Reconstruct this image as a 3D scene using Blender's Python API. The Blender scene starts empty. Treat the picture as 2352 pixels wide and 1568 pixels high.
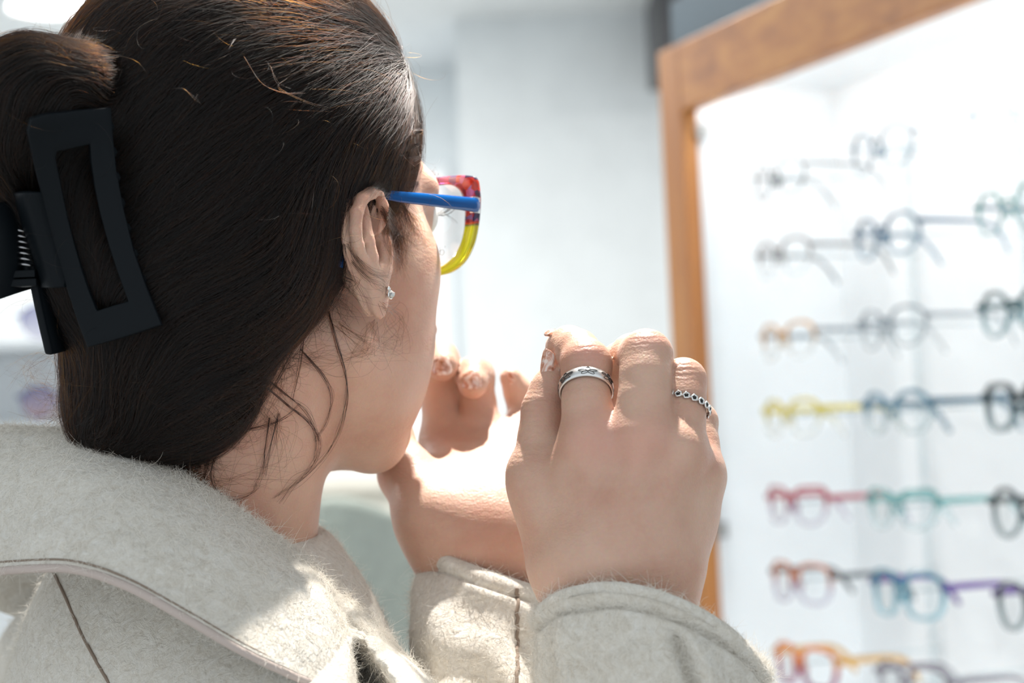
import bpy, bmesh, math, random
import numpy as np
from mathutils import Vector, Matrix

rng = np.random.default_rng(7)
random.seed(7)
SC = bpy.context.scene
COL = SC.collection

# ------------------------------------------------------------------ camera
FPX = 4000.0                       # focal length in pixels of the 2352x1568 frame
CX, CY = 1176.0, 784.0
CAM_POS = np.array([0.0, 0.0, 1.50])
PITCH, ROLL = math.radians(3.2), math.radians(-2.45)
CAM_ROT = np.array((Matrix.Rotation(math.pi / 2 + PITCH, 3, 'X') @ Matrix.Rotation(ROLL, 3, 'Z')))
cam = bpy.data.cameras.new('camera')
cam.sensor_width = 36.0
cam.lens = FPX / 2352.0 * 36.0
cam.clip_start = 0.01
cam.dof.use_dof = True
cam.dof.focus_distance = 0.80
cam.dof.aperture_fstop = 7.0
cam_o = bpy.data.objects.new('camera', cam)
COL.objects.link(cam_o)
m4 = Matrix(CAM_ROT.tolist()).to_4x4()
m4.translation = CAM_POS.tolist()
cam_o.matrix_world = m4
SC.camera = cam_o

# ------------------------------------------------------------------ world, light, exposure
SC.view_settings.view_transform = 'Standard'
SC.view_settings.look = 'None'
SC.view_settings.gamma = 1.0
SC.view_settings.use_curve_mapping = False
SC.view_settings.exposure = 0.36
SC.cycles.max_bounces = 6; SC.cycles.diffuse_bounces = 3; SC.cycles.glossy_bounces = 3; SC.cycles.transmission_bounces = 5; SC.cycles.transparent_max_bounces = 12
SC.cycles.caustics_refractive = False; SC.cycles.caustics_reflective = False
world = bpy.data.worlds.new('daylight')
SC.world = world
world.use_nodes = True
world.node_tree.nodes['Background'].inputs[0].default_value = (0.88, 0.95, 1.0, 1)
world.node_tree.nodes['Background'].inputs[1].default_value = 0.77

def W(v):
    """view-frame metres (x right, y depth, z up) -> world"""
    v = np.asarray(v, float)
    c = np.stack([v[..., 0], v[..., 2], -v[..., 1]], -1)
    return c @ CAM_ROT.T + CAM_POS

def VW(p):
    """world -> view-frame metres"""
    c = (np.asarray(p, float) - CAM_POS) @ CAM_ROT
    return np.stack([c[..., 0], -c[..., 2], c[..., 1]], -1)

def V(px, py, d):
    """pixel and depth (metres) -> view-frame metres"""
    return np.array([(px - CX) / FPX * d, d, (CY - py) / FPX * d])

def P(px, py, d):
    return W(V(px, py, d))

def VM(px, py, d):
    """pixel and depth in millimetres -> view-frame millimetres"""
    return np.array([(px - CX) / FPX * d, d, (CY - py) / FPX * d])

def wall_pt(px, py, origin, normal):
    """world point where the pixel's ray meets a plane"""
    r = P(px, py, 1.0) - CAM_POS
    t = np.dot(np.asarray(origin) - CAM_POS, normal) / np.dot(r, normal)
    return CAM_POS + r * t

# ------------------------------------------------------------------ object helpers
ORG = {}

def empty(name, org, label=None, cat=None, group=None, parent=None):
    o = bpy.data.objects.new(name, None)
    COL.objects.link(o)
    org = np.asarray(org, float)
    o.empty_display_size = 0.02
    if parent is not None:
        o.parent = parent
        o.location = (org - ORG[parent.name]).tolist()
    else:
        o.location = org.tolist()
    ORG[o.name] = org
    return tag(o, label, cat, group)

def tag(o, label=None, cat=None, group=None, kind=None):
    if label: o['label'] = label
    if cat: o['category'] = cat
    if group: o['group'] = group
    if kind: o['kind'] = kind
    return o

def mesh_obj(name, verts, faces, mat=None, parent=None, smooth=True, org=None):
    """verts are world metres; the object's origin is its parent's origin, or its own base when top-level"""
    verts = np.asarray(verts, float).reshape(-1, 3)
    if parent is not None:
        org = ORG[parent.name]
        loc = np.zeros(3)
    else:
        if org is None:
            lo, hi = verts.min(0), verts.max(0)
            org = np.array([(lo[0] + hi[0]) / 2, (lo[1] + hi[1]) / 2, lo[2]])
        loc = np.asarray(org, float)
        org = loc
    me = bpy.data.meshes.new(name)
    faces_l = faces.tolist() if hasattr(faces, 'tolist') else [list(f) for f in faces]
    me.from_pydata((verts - org).tolist(), [], faces_l)
    me.update()
    if smooth:
        me.polygons.foreach_set('use_smooth', np.ones(len(me.polygons), bool))
    o = bpy.data.objects.new(name, me)
    COL.objects.link(o)
    o.location = loc.tolist()
    if parent is not None:
        o.parent = parent
    ORG[o.name] = np.asarray(org, float)
    if mat is not None:
        me.materials.append(mat)
    return o

def fix_normals(o):
    bm = bmesh.new(); bm.from_mesh(o.data)
    bmesh.ops.recalc_face_normals(bm, faces=bm.faces)
    bm.to_mesh(o.data); bm.free()
    return o

def auto_smooth(o, deg=35):
    """mark sharp edges by angle"""
    bm = bmesh.new(); bm.from_mesh(o.data)
    for e in bm.edges:
        if len(e.link_faces) == 2 and e.calc_face_angle(0) > math.radians(deg):
            e.smooth = False
    bm.to_mesh(o.data); bm.free()
    return o

class MB:
    """collects pieces of one mesh"""
    def __init__(s): s.v = []; s.f = []; s.n = 0
    def add(s, v, f):
        v = np.asarray(v, float).reshape(-1, 3)
        s.v.append(v); s.f += [[i + s.n for i in q] for q in f]; s.n += len(v)
        return s
    def box(s, c, ax, ay, az, bevel=0.0):
        """box centred at c with half-extent vectors ax, ay, az; optional chamfer in metres"""
        c = np.asarray(c, float); A = [np.asarray(a, float) for a in (ax, ay, az)]
        if bevel <= 0:
            v = [c + i * A[0] + j * A[1] + k * A[2] for k in (-1, 1) for j in (-1, 1) for i in (-1, 1)]
            return s.add(v, [(0, 2, 3, 1), (4, 5, 7, 6), (0, 1, 5, 4), (2, 6, 7, 3), (0, 4, 6, 2), (1, 3, 7, 5)])
        bm = bmesh.new()
        bmesh.ops.create_cube(bm, size=2.0)
        L = [np.linalg.norm(a) for a in A]
        for q in bm.verts: q.co = Vector((q.co.x * L[0], q.co.y * L[1], q.co.z * L[2]))
        bmesh.ops.bevel(bm, geom=list(bm.edges), offset=min(bevel, 0.9 * min(L)), segments=2, profile=0.6, affect='EDGES', clamp_overlap=True)
        U = [a / max(l, 1e-9) for a, l in zip(A, L)]
        bm.verts.index_update()
        v = [c + q.co.x * U[0] + q.co.y * U[1] + q.co.z * U[2] for q in bm.verts]
        f = [[q.index for q in fc.verts] for fc in bm.faces]
        bm.free()
        return s.add(v, f)
    def tube(s, pts, r, n=8, closed=False, caps=True, flat=None):
        """tube along points; r scalar or per-point; flat=(ru, rv, up) gives an elliptic section"""
        pts = np.asarray(pts, float); m = len(pts)
        r = np.full(m, r, float) if np.isscalar(r) else np.asarray(r, float)
        if closed:
            t = np.roll(pts, -1, 0) - np.roll(pts, 1, 0)
        else:
            t = np.gradient(pts, axis=0)
        t /= np.linalg.norm(t, axis=1)[:, None] + 1e-12
        up = np.asarray(flat[2], float) if flat else np.array([0.0, 0.0, 1.0])
        if not flat and abs(np.dot(t[0], up)) > 0.9: up = np.array([1.0, 0.2, 0])
        rings = []
        a = np.arange(n) / n * 2 * math.pi
        prev = None
        for i in range(m):
            u = up - np.dot(up, t[i]) * t[i] if (prev is None or flat) else prev - np.dot(prev, t[i]) * t[i]
            u /= np.linalg.norm(u) + 1e-12
            prev = u
            w = np.cross(t[i], u)
            ru, rv = (flat[0], flat[1]) if flat else (1.0, 1.0)
            rings.append(pts[i] + r[i] * (np.cos(a)[:, None] * u * ru + np.sin(a)[:, None] * w * rv))
        f = []
        for i in range(m if closed else m - 1):
            j = (i + 1) % m
            for k in range(n):
                l = (k + 1) % n
                f.append((i * n + k, i * n + l, j * n + l, j * n + k))
        if caps and not closed:
            f.append(tuple(range(n))[::-1]); f.append(tuple((m - 1) * n + k for k in range(n)))
        return s.add(np.concatenate(rings), f)
    def sphere(s, c, r, nu=14, nv=9, axes=None):
        c = np.asarray(c, float)
        rr = np.array([r, r, r], float) if np.isscalar(r) else np.asarray(r, float)
        ax = np.eye(3) if axes is None else np.asarray(axes, float)
        v = [c + rr[2] * ax[2]]
        for i in range(1, nv):
            th = math.pi * i / nv
            for j in range(nu):
                ph = 2 * math.pi * j / nu
                v.append(c + rr[0] * math.sin(th) * math.cos(ph) * ax[0] + rr[1] * math.sin(th) * math.sin(ph) * ax[1] + rr[2] * math.cos(th) * ax[2])
        v.append(c - rr[2] * ax[2])
        f = []
        for j in range(nu):
            f.append((0, 1 + j, 1 + (j + 1) % nu))
            for i in range(nv - 2):
                a = 1 + i * nu
                f.append((a + j, a + nu + j, a + nu + (j + 1) % nu, a + (j + 1) % nu))
            a = 1 + (nv - 2) * nu
            f.append((a + j, len(v) - 1, a + (j + 1) % nu))
        return s.add(v, f)
    def build(s, name, mat, parent=None, smooth=True, sharp=None, org=None):
        o = mesh_obj(name, np.concatenate(s.v), s.f, mat, parent, smooth, org)
        if sharp: auto_smooth(o, sharp)
        return o

def crom(pts, n, closed=False):
    """Catmull-Rom resample of control points to n points, uniform in parameter"""
    p = np.asarray(pts, float); m = len(p)
    if closed:
        t = np.arange(n) / n * m
        i = np.floor(t).astype(int); u = (t - i)[:, None]
        g = lambda k: p[(i + k) % m]
    else:
        t = np.linspace(0, m - 1, n)
        i = np.minimum(np.floor(t).astype(int), m - 2); u = (t - i)[:, None]
        ext = np.concatenate([[2 * p[0] - p[1]], p, [2 * p[-1] - p[-2]]])
        g = lambda k: ext[i + k + 1]
    a, b, c, d = g(-1), g(0), g(1), g(2)
    return 0.5 * (2 * b + (c - a) * u + (2 * a - 5 * b + 4 * c - d) * u * u + (3 * b - a - 3 * c + d) * u ** 3)

# ------------------------------------------------------------------ material helpers
def mat(name, col=(0.8, 0.8, 0.8), rough=0.5, metal=0.0, **kw):
    m = bpy.data.materials.new(name); m.use_nodes = True
    b = m.node_tree.nodes['Principled BSDF']
    b.inputs['Base Color'].default_value = (*col, 1)
    b.inputs['Roughness'].default_value = rough
    b.inputs['Metallic'].default_value = metal
    for k, v in kw.items():
        b.inputs[k].default_value = v
    return m

def nodes(m):
    return m.node_tree.nodes, m.node_tree.links, m.node_tree.nodes['Principled BSDF']

def ramp(nd, stops):
    r = nd.new('ShaderNodeValToRGB')
    e = r.color_ramp.elements
    while len(e) < len(stops): e.new(0.5)
    for q, (p, c) in zip(e, stops):
        q.position = p; q.color = (*c, 1)
    return r

def noise(nd, lk, scale, detail=3, rough=0.5, coord='Object', vec=None, stretch=None, dist=0.0):
    t = nd.new('ShaderNodeTexCoord'); n = nd.new('ShaderNodeTexNoise')
    n.inputs['Scale'].default_value = scale; n.inputs['Detail'].default_value = detail
    n.inputs['Roughness'].default_value = rough; n.inputs['Distortion'].default_value = dist
    if stretch:
        mp = nd.new('ShaderNodeMapping'); mp.inputs['Scale'].default_value = stretch
        lk.new(t.outputs[coord], mp.inputs[0]); lk.new(mp.outputs[0], n.inputs['Vector'])
    else:
        lk.new(t.outputs[coord], n.inputs['Vector'])
    return n

def bump(nd, lk, b, src, strength, dist, prev=None):
    q = nd.new('ShaderNodeBump'); q.inputs['Strength'].default_value = strength; q.inputs['Distance'].default_value = dist
    lk.new(src, q.inputs['Height'])
    if prev is not None: lk.new(prev.outputs[0], q.inputs['Normal'])
    lk.new(q.outputs[0], b.inputs['Normal'])
    return q

def thin_glass(name, tint=(1, 1, 1), gloss=1.0, rough=0.02):
    m = bpy.data.materials.new(name); m.use_nodes = True
    nd, lk = m.node_tree.nodes, m.node_tree.links
    nd.remove(nd['Principled BSDF'])
    out = nd['Material Output']
    tr = nd.new('ShaderNodeBsdfTransparent'); tr.inputs[0].default_value = (*tint, 1)
    gl = nd.new('ShaderNodeBsdfGlossy'); gl.inputs['Roughness'].default_value = rough
    fr = nd.new('ShaderNodeFresnel'); fr.inputs[0].default_value = 1.45
    mu = nd.new('ShaderNodeMath'); mu.operation = 'MULTIPLY'; mu.inputs[1].default_value = gloss
    mx = nd.new('ShaderNodeMixShader')
    lk.new(fr.outputs[0], mu.inputs[0]); lk.new(mu.outputs[0], mx.inputs[0])
    lk.new(tr.outputs[0], mx.inputs[1]); lk.new(gl.outputs[0], mx.inputs[2])
    lk.new(mx.outputs[0], out.inputs[0])
    return m

def emit(name, col, s):
    m = bpy.data.materials.new(name); m.use_nodes = True
    nd, lk = m.node_tree.nodes, m.node_tree.links
    nd.remove(nd['Principled BSDF'])
    e = nd.new('ShaderNodeEmission'); e.inputs[0].default_value = (*col, 1); e.inputs[1].default_value = s
    lk.new(e.outputs[0], nd['Material Output'].inputs[0])
    return m
# ------------------------------------------------------------------ surface materials
def paint(name, col, rough=0.6, sc=9.0, amt=0.03):
    m = mat(name, col, rough); nd, lk, b = nodes(m)
    n = noise(nd, lk, sc, 2)
    r = ramp(nd, [(0.3, tuple(c * (1 - amt) for c in col)), (0.7, tuple(min(1, c * (1 + amt)) for c in col))])
    lk.new(n.outputs[0], r.inputs[0]); lk.new(r.outputs[0], b.inputs['Base Color'])
    return m

M = {}
M['wall'] = paint('painted_wall', (0.80, 0.845, 0.87))
M['ceiling'] = paint('ceiling_paint', (0.80, 0.84, 0.87))
M['white'] = paint('white_laminate', (0.90, 0.93, 0.945), 0.45)
M['slate'] = paint('slate_paint', (0.055, 0.10, 0.135), 0.5)
M['floor'] = paint('pale_vinyl', (0.62, 0.60, 0.56), 0.35, 4.0, 0.06)
M['steel'] = mat('brushed_steel', (0.42, 0.42, 0.41), 0.35, 0.9)
M['cream'] = paint('cream_laminate', (0.86, 0.83, 0.74), 0.4)
M['darkgrey'] = paint('dark_grey_paint', (0.10, 0.10, 0.105), 0.5)
M['glass'] = thin_glass('clear_pane', (0.97, 0.99, 1.0), 0.75)
M['acrylic'] = thin_glass('clear_acrylic', (0.93, 0.97, 0.98), 0.6)
M['lamp_face'] = emit('lamp_diffuser', (1.0, 0.98, 0.95), 14.0)
M['window_light'] = emit('lit_window', (0.97, 0.985, 1.0), 1.15)

def wood(name, rot, stretch):
    m = mat(name, (0.5, 0.25, 0.09), 0.42); nd, lk, b = nodes(m)
    t = nd.new('ShaderNodeTexCoord'); mp = nd.new('ShaderNodeMapping'); mp.inputs['Rotation'].default_value[2] = rot; mp.inputs['Scale'].default_value = stretch
    mp.vector_type = 'POINT'
    lk.new(t.outputs['Object'], mp.inputs[0])
    n = nd.new('ShaderNodeTexNoise'); n.inputs['Scale'].default_value = 3.0; n.inputs['Detail'].default_value = 5; n.inputs['Distortion'].default_value = 0.6
    lk.new(mp.outputs[0], n.inputs['Vector'])
    r = ramp(nd, [(0.25, (0.29, 0.098, 0.024)), (0.5, (0.44, 0.165, 0.036)), (0.75, (0.57, 0.255, 0.058))])
    lk.new(n.outputs[0], r.inputs[0]); lk.new(r.outputs[0], b.inputs['Base Color'])
    bump(nd, lk, b, n.outputs[0], 0.15, 0.002)
    b.inputs['Coat Weight'].default_value = 0.15; b.inputs['Coat Roughness'].default_value = 0.35
    return m
M['wood'] = wood('oak_upright', 0.0, (14, 14, 1.2))
M['wood_rail'] = wood('oak_rail', -math.radians(23.3), (14, 1.2, 14))

def struct(o, label=None):
    o['kind'] = 'structure'
    if label: o['label'] = label
    return o

def slab(name, lo, hi, m, parent=None, bevel=0.0):
    lo, hi = np.asarray(lo, float), np.asarray(hi, float)
    h = (hi - lo) / 2
    return MB().box((lo + hi) / 2, (h[0], 0, 0), (0, h[1], 0), (0, 0, h[2]), bevel).build(name, m, parent, smooth=False)

# ------------------------------------------------------------------ room shell (open towards the shop window behind and left of the camera)
CEIL = 2.70
struct(slab('floor', (-3.2, -1.2, -0.05), (3.4, 6.2, 0.0), M['floor']), 'pale vinyl shop floor')
struct(slab('ceiling', (-3.2, -0.3, CEIL), (3.4, 6.2, CEIL + 0.06), M['ceiling']), 'white painted shop ceiling')
struct(slab('wall_back', (-3.2, 5.55, 0), (3.4, 5.65, CEIL), M['wall']), 'pale blue-white painted back wall')
# the deeper pillar that ends at the vertical edge left of the cabinet
pe = wall_pt(1058, 400, (0, 4.9, 0), np.array([0, 1.0, 0]))
struct(slab('wall_pillar', (pe[0], 4.90, 0), (3.4, 5.55, CEIL), M['wall']), 'pale painted wall block standing forward of the back wall')
struct(slab('wall_right', (3.4, -1.2, 0), (3.5, 6.2, CEIL), M['wall']), 'white painted right wall')
bk = slab('trim_1', (0.42, 4.55, 2.47), (2.2, 4.90, CEIL), M['darkgrey']); struct(bk, 'dark grey bulkhead under the ceiling')
# a bright window in the back wall
w0 = wall_pt(960, 380, (0, 5.55, 0), np.array([0, 1.0, 0])); w1 = wall_pt(1066, 900, (0, 5.55, 0), np.array([0, 1.0, 0]))
win = struct(slab('window_1', (w0[0] - 0.25, 5.535, 0.9), (w1[0] - 0.02, 5.549, w0[2]), M['white']), 'bright daylight window in the back wall')
slab('pane', (w0[0] - 0.21, 5.52, 0.94), (w1[0] - 0.05, 5.534, w0[2] - 0.04), M['window_light'], win)

# ------------------------------------------------------------------ ceiling lights
def downlight(px, py, x=None, y=None, r=0.11, spot=None, label=''):
    if x is None:
        c = wall_pt(px, py, (0, 0, CEIL), np.array([0, 0, 1.0]))
    else:
        c = np.array([x, y, CEIL])
    t = empty('ceiling_downlight', c, label, 'ceiling light', None)
    a = np.linspace(0, 2 * math.pi, 33)[:-1]
    ring = np.stack([np.cos(a) * r * 1.12, np.sin(a) * r * 1.12, np.zeros(32)], 1) + c + (0, 0, -0.006)
    MB().tube(ring, 0.012, 8, closed=True).build('trim_ring', M['steel'] if False else M['white'], t)
    d = MB(); d.add(np.concatenate([[c + (0, 0, -0.008)], np.stack([np.cos(a) * r, np.sin(a) * r, np.full(32, -0.004)], 1) + c]),
                    [(0, 1 + (i + 1) % 32, 1 + i) for i in range(32)])
    d.build('diffuser', M['lamp_face'], t)
    return t, c
def lamp_light(c, watts, size=0.2, col=(1.0, 0.97, 0.93)):
    l = bpy.data.lights.new('downlight_lamp', 'AREA'); l.shape = 'DISK'; l.size = size; l.energy = watts; l.color = col
    o = bpy.data.objects.new('downlight_lamp', l); COL.objects.link(o); o.location = (c[0], c[1], c[2] - 0.03)
    return o
_, c = downlight(112, 6, r=0.10, label='round recessed ceiling light shining above the hair bun'); lamp_light(c, 15)
for x, y, lab in ((-0.2, 3.3, 'unseen ceiling light added to brighten the wall block'), (1.4, 3.4, 'unseen ceiling light added beyond the display cabinet'), (-1.5, 2.6, 'unseen ceiling light added over the sunglasses display')):  # extra lamps out of view, added to brighten the far wall and cabinet
    _, c = downlight(0, 0, x, y, 0.10, label=lab); lamp_light(c, 15)

# hard key light: a ceiling spotlight above and beyond the person
def spotlight(base, away, dist, aim, watts, cone, label):
    """a ceiling spotlight: base point and direction towards the lamp in the view frame, aimed at a view-frame point"""
    u = CAM_ROT @ np.array([away[0], away[2], -away[1]]); KEY = W(np.array(base)) + dist * u / np.linalg.norm(u)
    kd = W(np.array(aim)) - KEY; kd /= np.linalg.norm(kd)
    sp_o = empty('ceiling_spotlight', (KEY[0], KEY[1], CEIL - 0.02), label, 'spotlight', 'ceiling spotlights')
    MB().tube([KEY - kd * 0.16, KEY - kd * 0.015], [0.035, 0.045], 24).build('housing', M['white'], sp_o)
    MB().tube([(KEY - kd * 0.14), (KEY[0], KEY[1], CEIL - 0.02)], 0.009, 10).build('arm', M['white'], sp_o)
    MB().tube([(KEY[0], KEY[1], CEIL - 0.025), (KEY[0], KEY[1], CEIL)], 0.05, 24).build('mount', M['white'], sp_o)
    kl = bpy.data.lights.new('spot_lamp', 'SPOT'); kl.energy = watts; kl.spot_size = math.radians(cone); kl.spot_blend = 0.55; kl.shadow_soft_size = 0.018; kl.color = (1.0, 0.95, 0.88)
    klo = bpy.data.objects.new('spot_lamp', kl); COL.objects.link(klo)
    klo.location = KEY.tolist(); klo.rotation_euler = Vector((-kd).tolist()).to_track_quat('Z', 'Y').to_euler()
spotlight((-0.01, 0.93, -0.06), (0.04, 0.37, 0.92), 1.18, (0.032, 0.865, -0.04), 165, 18, 'white ceiling spotlight aimed down at the raised hands')
spotlight((-0.09, 0.88, 0.14), (0.30, 0.30, 0.90), 0.98, (-0.095, 0.86, 0.165), 140, 15, 'unseen white spotlight added to light the front of the hair')  # second spot, added only to enlarge the highlight on the hair

# ------------------------------------------------------------------ display cabinet
TH = math.radians(23.3)
CD = np.array([-math.sin(TH), math.cos(TH), 0.0])     # along the cabinet, away from the camera
CI = np.array([math.cos(TH), math.sin(TH), 0.0])      # into the cabinet
UP = np.array([0, 0, 1.0])
ANCH = P(1797, 784, 2.40)                              # front of the first column of frames
OF = ANCH - 0.035 * CI                                 # face of the oak frame
def tc(p): return float(np.dot(np.asarray(p) - OF, CD))
def CP(t, w, z):                                       # cabinet coordinates: along, into, height
    q = OF + t * CD + w * CI
    return np.array([q[0], q[1], z])
t_out = tc(wall_pt(1541, 784, OF, CI)); t_in = tc(wall_pt(1590, 784, OF, CI))
bp = CP(t_in, 0, 1.5)
w_rev = float(np.dot(wall_pt(1628, 784, bp, CD) - bp, CI))
w_back = float(np.dot(wall_pt(1945, 784, bp, CD) - bp, CI))
z_lo = wall_pt(1600, 240, OF, CI)[2]; z_hi = wall_pt(1560, 97, OF, CI)[2]
z_top = wall_pt(1905, 205, bp, CD)[2]
T_NEAR = -1.15
print('cabinet', t_out, t_in, w_rev, w_back, z_lo, z_hi, z_top)

cab = empty('display_cabinet', CP((t_out + T_NEAR) / 2, w_back / 2, 0), 'lit white display cabinet with an oak frame holding eyeglass frames', 'cabinet')
def cbox(name, t0, t1, w0_, w1_, z0, z1, m, parent=cab, bevel=0.0):
    c = (CP(t0, w0_, z0) + CP(t1, w1_, z1)) / 2
    return MB().box(c, CD * abs(t1 - t0) / 2, CI * abs(w1_ - w0_) / 2, UP * (z1 - z0) / 2, bevel).build(name, m, parent, smooth=False)
Z0 = 0.62
cbox('stile', t_in, t_out, 0, w_rev, 0.0, z_hi, M['wood'], bevel=0.003)
cbox('stile', T_NEAR - 0.07, T_NEAR, 0, w_rev, 0.0, z_hi, M['wood'], bevel=0.003)
cbox('top_rail', T_NEAR, t_in, 0, w_rev, z_lo, z_hi, M['wood_rail'], bevel=0.003)
cbox('bottom_rail', T_NEAR, t_in, 0, w_rev, Z0 - 0.09, Z0, M['wood_rail'], bevel=0.003)
cbox('plinth', T_NEAR - 0.05, t_out - 0.005, 0.012, w_back, 0.0, Z0 - 0.09, M['white'])
cbox('side_panel', t_in + 0.004, t_in + 0.024, w_rev, w_back + 0.02, Z0 - 0.09, z_top + 0.02, M['white'])
cbox('side_panel', T_NEAR - 0.024, T_NEAR - 0.004, w_rev, w_back + 0.02, Z0 - 0.09, z_top + 0.02, M['white'])
cbox('back_panel', T_NEAR - 0.004, t_in + 0.004, w_back, w_back + 0.02, Z0 - 0.09, z_top + 0.02, M['white'])
cbox('top_panel', T_NEAR - 0.004, t_in + 0.004, w_rev, w_back, z_top, z_top + 0.02, M['white'])
cbox('bottom_panel', T_NEAR - 0.004, t_in + 0.004, w_rev, w_back, Z0 - 0.09, Z0 - 0.03, M['white'])
cbox('header', T_NEAR - 0.06, t_out - 0.012, 0.02, w_back, z_hi + 0.001, z_hi + 0.075, M['slate'])
for zz in (wall_pt(1617, 303, bp, CD)[2], wall_pt(1668, 1215, bp, CD)[2]):
    cbox('door_clip', t_in - 0.010, t_in + 0.003, w_rev - 0.006, w_rev + 0.012, zz - 0.012, zz + 0.012, M['steel'], bevel=0.002)
# LED strip under the top panel, behind the rail
M['led'] = emit('led_strip', (0.93, 0.98, 1.0), 18.5)
cbox('led_strip', T_NEAR + 0.03, t_in - 0.05, w_rev + 0.010, w_rev + 0.026, z_top - 0.012, z_top - 0.002, M['led'])

cbox('led_strip', T_NEAR + 0.03, t_in - 0.05, w_rev + 0.010, w_rev + 0.026, Z0 - 0.029, Z0 - 0.019, M['led'])  # added strip below the view, brightens the lower rows of frames
cbox('led_strip', T_NEAR + 0.002, T_NEAR + 0.012, w_rev + 0.010, w_rev + 0.026, Z0 + 0.05, z_top - 0.05, M['led'])  # another unseen strip, added at the near stile to whiten the interior

# ------------------------------------------------------------------ spectacles
def two_tone(name, top, bot, alpha_t=1.0, alpha_b=1.0, z0=-0.012, z1=0.010):
    m = mat(name, top, 0.22); nd, lk, b = nodes(m)
    t = nd.new('ShaderNodeTexCoord'); s = nd.new('ShaderNodeSeparateXYZ'); q = nd.new('ShaderNodeMapRange')
    q.inputs['From Min'].default_value = z0; q.inputs['From Max'].default_value = z1
    lk.new(t.outputs['Object'], s.inputs[0]); lk.new(s.outputs[2], q.inputs[0])
    r = ramp(nd, [(0.0, bot), (1.0, top)])
    lk.new(q.outputs[0], r.inputs[0]); lk.new(r.outputs[0], b.inputs['Base Color'])
    q2 = nd.new('ShaderNodeMapRange'); q2.inputs['From Min'].default_value = z0; q2.inputs['From Max'].default_value = z1
    q2.inputs['To Min'].default_value = alpha_b; q2.inputs['To Max'].default_value = alpha_t
    lk.new(s.outputs[2], q2.inputs[0]); lk.new(q2.outputs[0], b.inputs['Alpha'])
    b.inputs['Coat Weight'].default_value = 0.5
    return m

def lens_outline(kind, a, b, n=44):
    t = np.arange(n) / n * 2 * math.pi
    c, s = np.cos(t), np.sin(t)
    e = {'round': 1.0, 'oval': 0.95, 'square': 0.62, 'cat': 0.68, 'panto': 0.8, 'hex': 0.85}[kind]
    x = a * np.sign(c) * np.abs(c) ** e; z = b * np.sign(s) * np.abs(s) ** e
    if kind in ('square', 'panto', 'cat'):
        k = {'square': 0.14, 'panto': 0.24, 'cat': 0.22}[kind]
        x = x * (1 - k * np.clip(-z / b, 0, 1))            # narrower towards the bottom
    if kind == 'cat':
        z = z + b * 0.28 * np.clip(x / a, 0, 1) ** 2 * (z > -0.2 * b)
    if kind == 'hex':
        r = np.cos(math.pi / 6) / np.cos((t % (math.pi / 3)) - math.pi / 6)
        x, z = a * r * c * 1.03, b * r * s * 1.03
    return x, z

def spectacles(center, wax, tax, up, kind, a, b, rim, mats, label, group, lens_mat, name='eyeglasses', temple_len=0.135, drop=0.035, bridge=0.018, extra=None, depth=1.3, spread=0.0):
    """center: middle of the bridge; wax: towards the wearer's right; tax: along the temples"""
    front_m, temple_m = mats
    root = empty(name, center, label, 'eyeglasses', group)
    L = lambda x, y, z: center + wax * x + tax * y + up * z
    fr = MB()
    off = bridge / 2 + a
    for s in (-1, 1):
        x, z = lens_outline(kind, a, b)
        curve = lambda X: 0.012 * (X / 0.07) ** 2
        pts = np.array([L(s * (off + xx), curve(off + xx), zz) for xx, zz in zip(x, z)])
        fr.tube(pts, rim, 8, closed=True, flat=(1.0, depth, tax) if False else (depth, 1.0, tax))
        # end piece to the hinge
        hx = off + a
        fr.tube([L(s * (hx - 0.003), curve(hx), b * 0.42), L(s * (hx + 0.004), curve(hx) + 0.002, b * 0.45), L(s * (hx + 0.006), curve(hx) + 0.007, b * 0.45)], rim * 1.25, 8)
        # nose pad
        fr.sphere(L(s * bridge * 0.42, 0.006, -b * 0.18), (0.002, 0.0035, 0.006), 8, 6, (wax, tax, up))
    br = [L(x, 0.0, b * 0.30 + 0.004 * (1 - (2 * x / bridge) ** 2)) for x in np.linspace(-bridge / 2 - 0.002, bridge / 2 + 0.002, 7)]
    fr.tube(br, rim * 1.1, 8)
    if extra == 'bar':
        fr.tube([L(x, 0.0, b * 0.86) for x in np.linspace(-bridge / 2 - 0.009, bridge / 2 + 0.009, 5)], rim * 0.9, 8)
    fr.build('frame_front', front_m, root)
    for s in (-1, 1):
        x, z = lens_outline(kind, a - rim * 0.4, b - rim * 0.4, 28)
        pts = [L(s * (off + xx), 0.012 * ((off + xx) / 0.07) ** 2, zz) for xx, zz in zip(x, z)]
        c = L(s * off, 0.012 * (off / 0.07) ** 2 - 0.0015, 0)
        MB().add([c] + pts, [(0, 1 + i, 1 + (i + 1) % 28) for i in range(28)]).build('lens', lens_mat, root)
        hx = off + a + 0.006
        h = L(s * hx, 0.012 * (off / 0.07) ** 2 + 0.004, b * 0.45)
        d1 = temple_len * 0.70
        tp = crom([h, h + tax * d1 * 0.5 + wax * s * spread * 0.5, h + tax * d1 - up * 0.002 + wax * s * spread,
                   h + tax * (d1 + 0.022) - up * (drop * 0.34) + wax * s * spread,
                   h + tax * temple_len - up * drop + wax * s * (spread - 0.003)], 18)
        rr = np.interp(np.linspace(0, 1, 18), [0, 0.1, 0.6, 0.85, 1], [1.2, 1.1, 0.85, 1.15, 0.8]) * rim
        MB().tube(tp, rr, 8, flat=(1.3, 0.7, up)).build('temple', temple_m, root)
    return root

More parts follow.
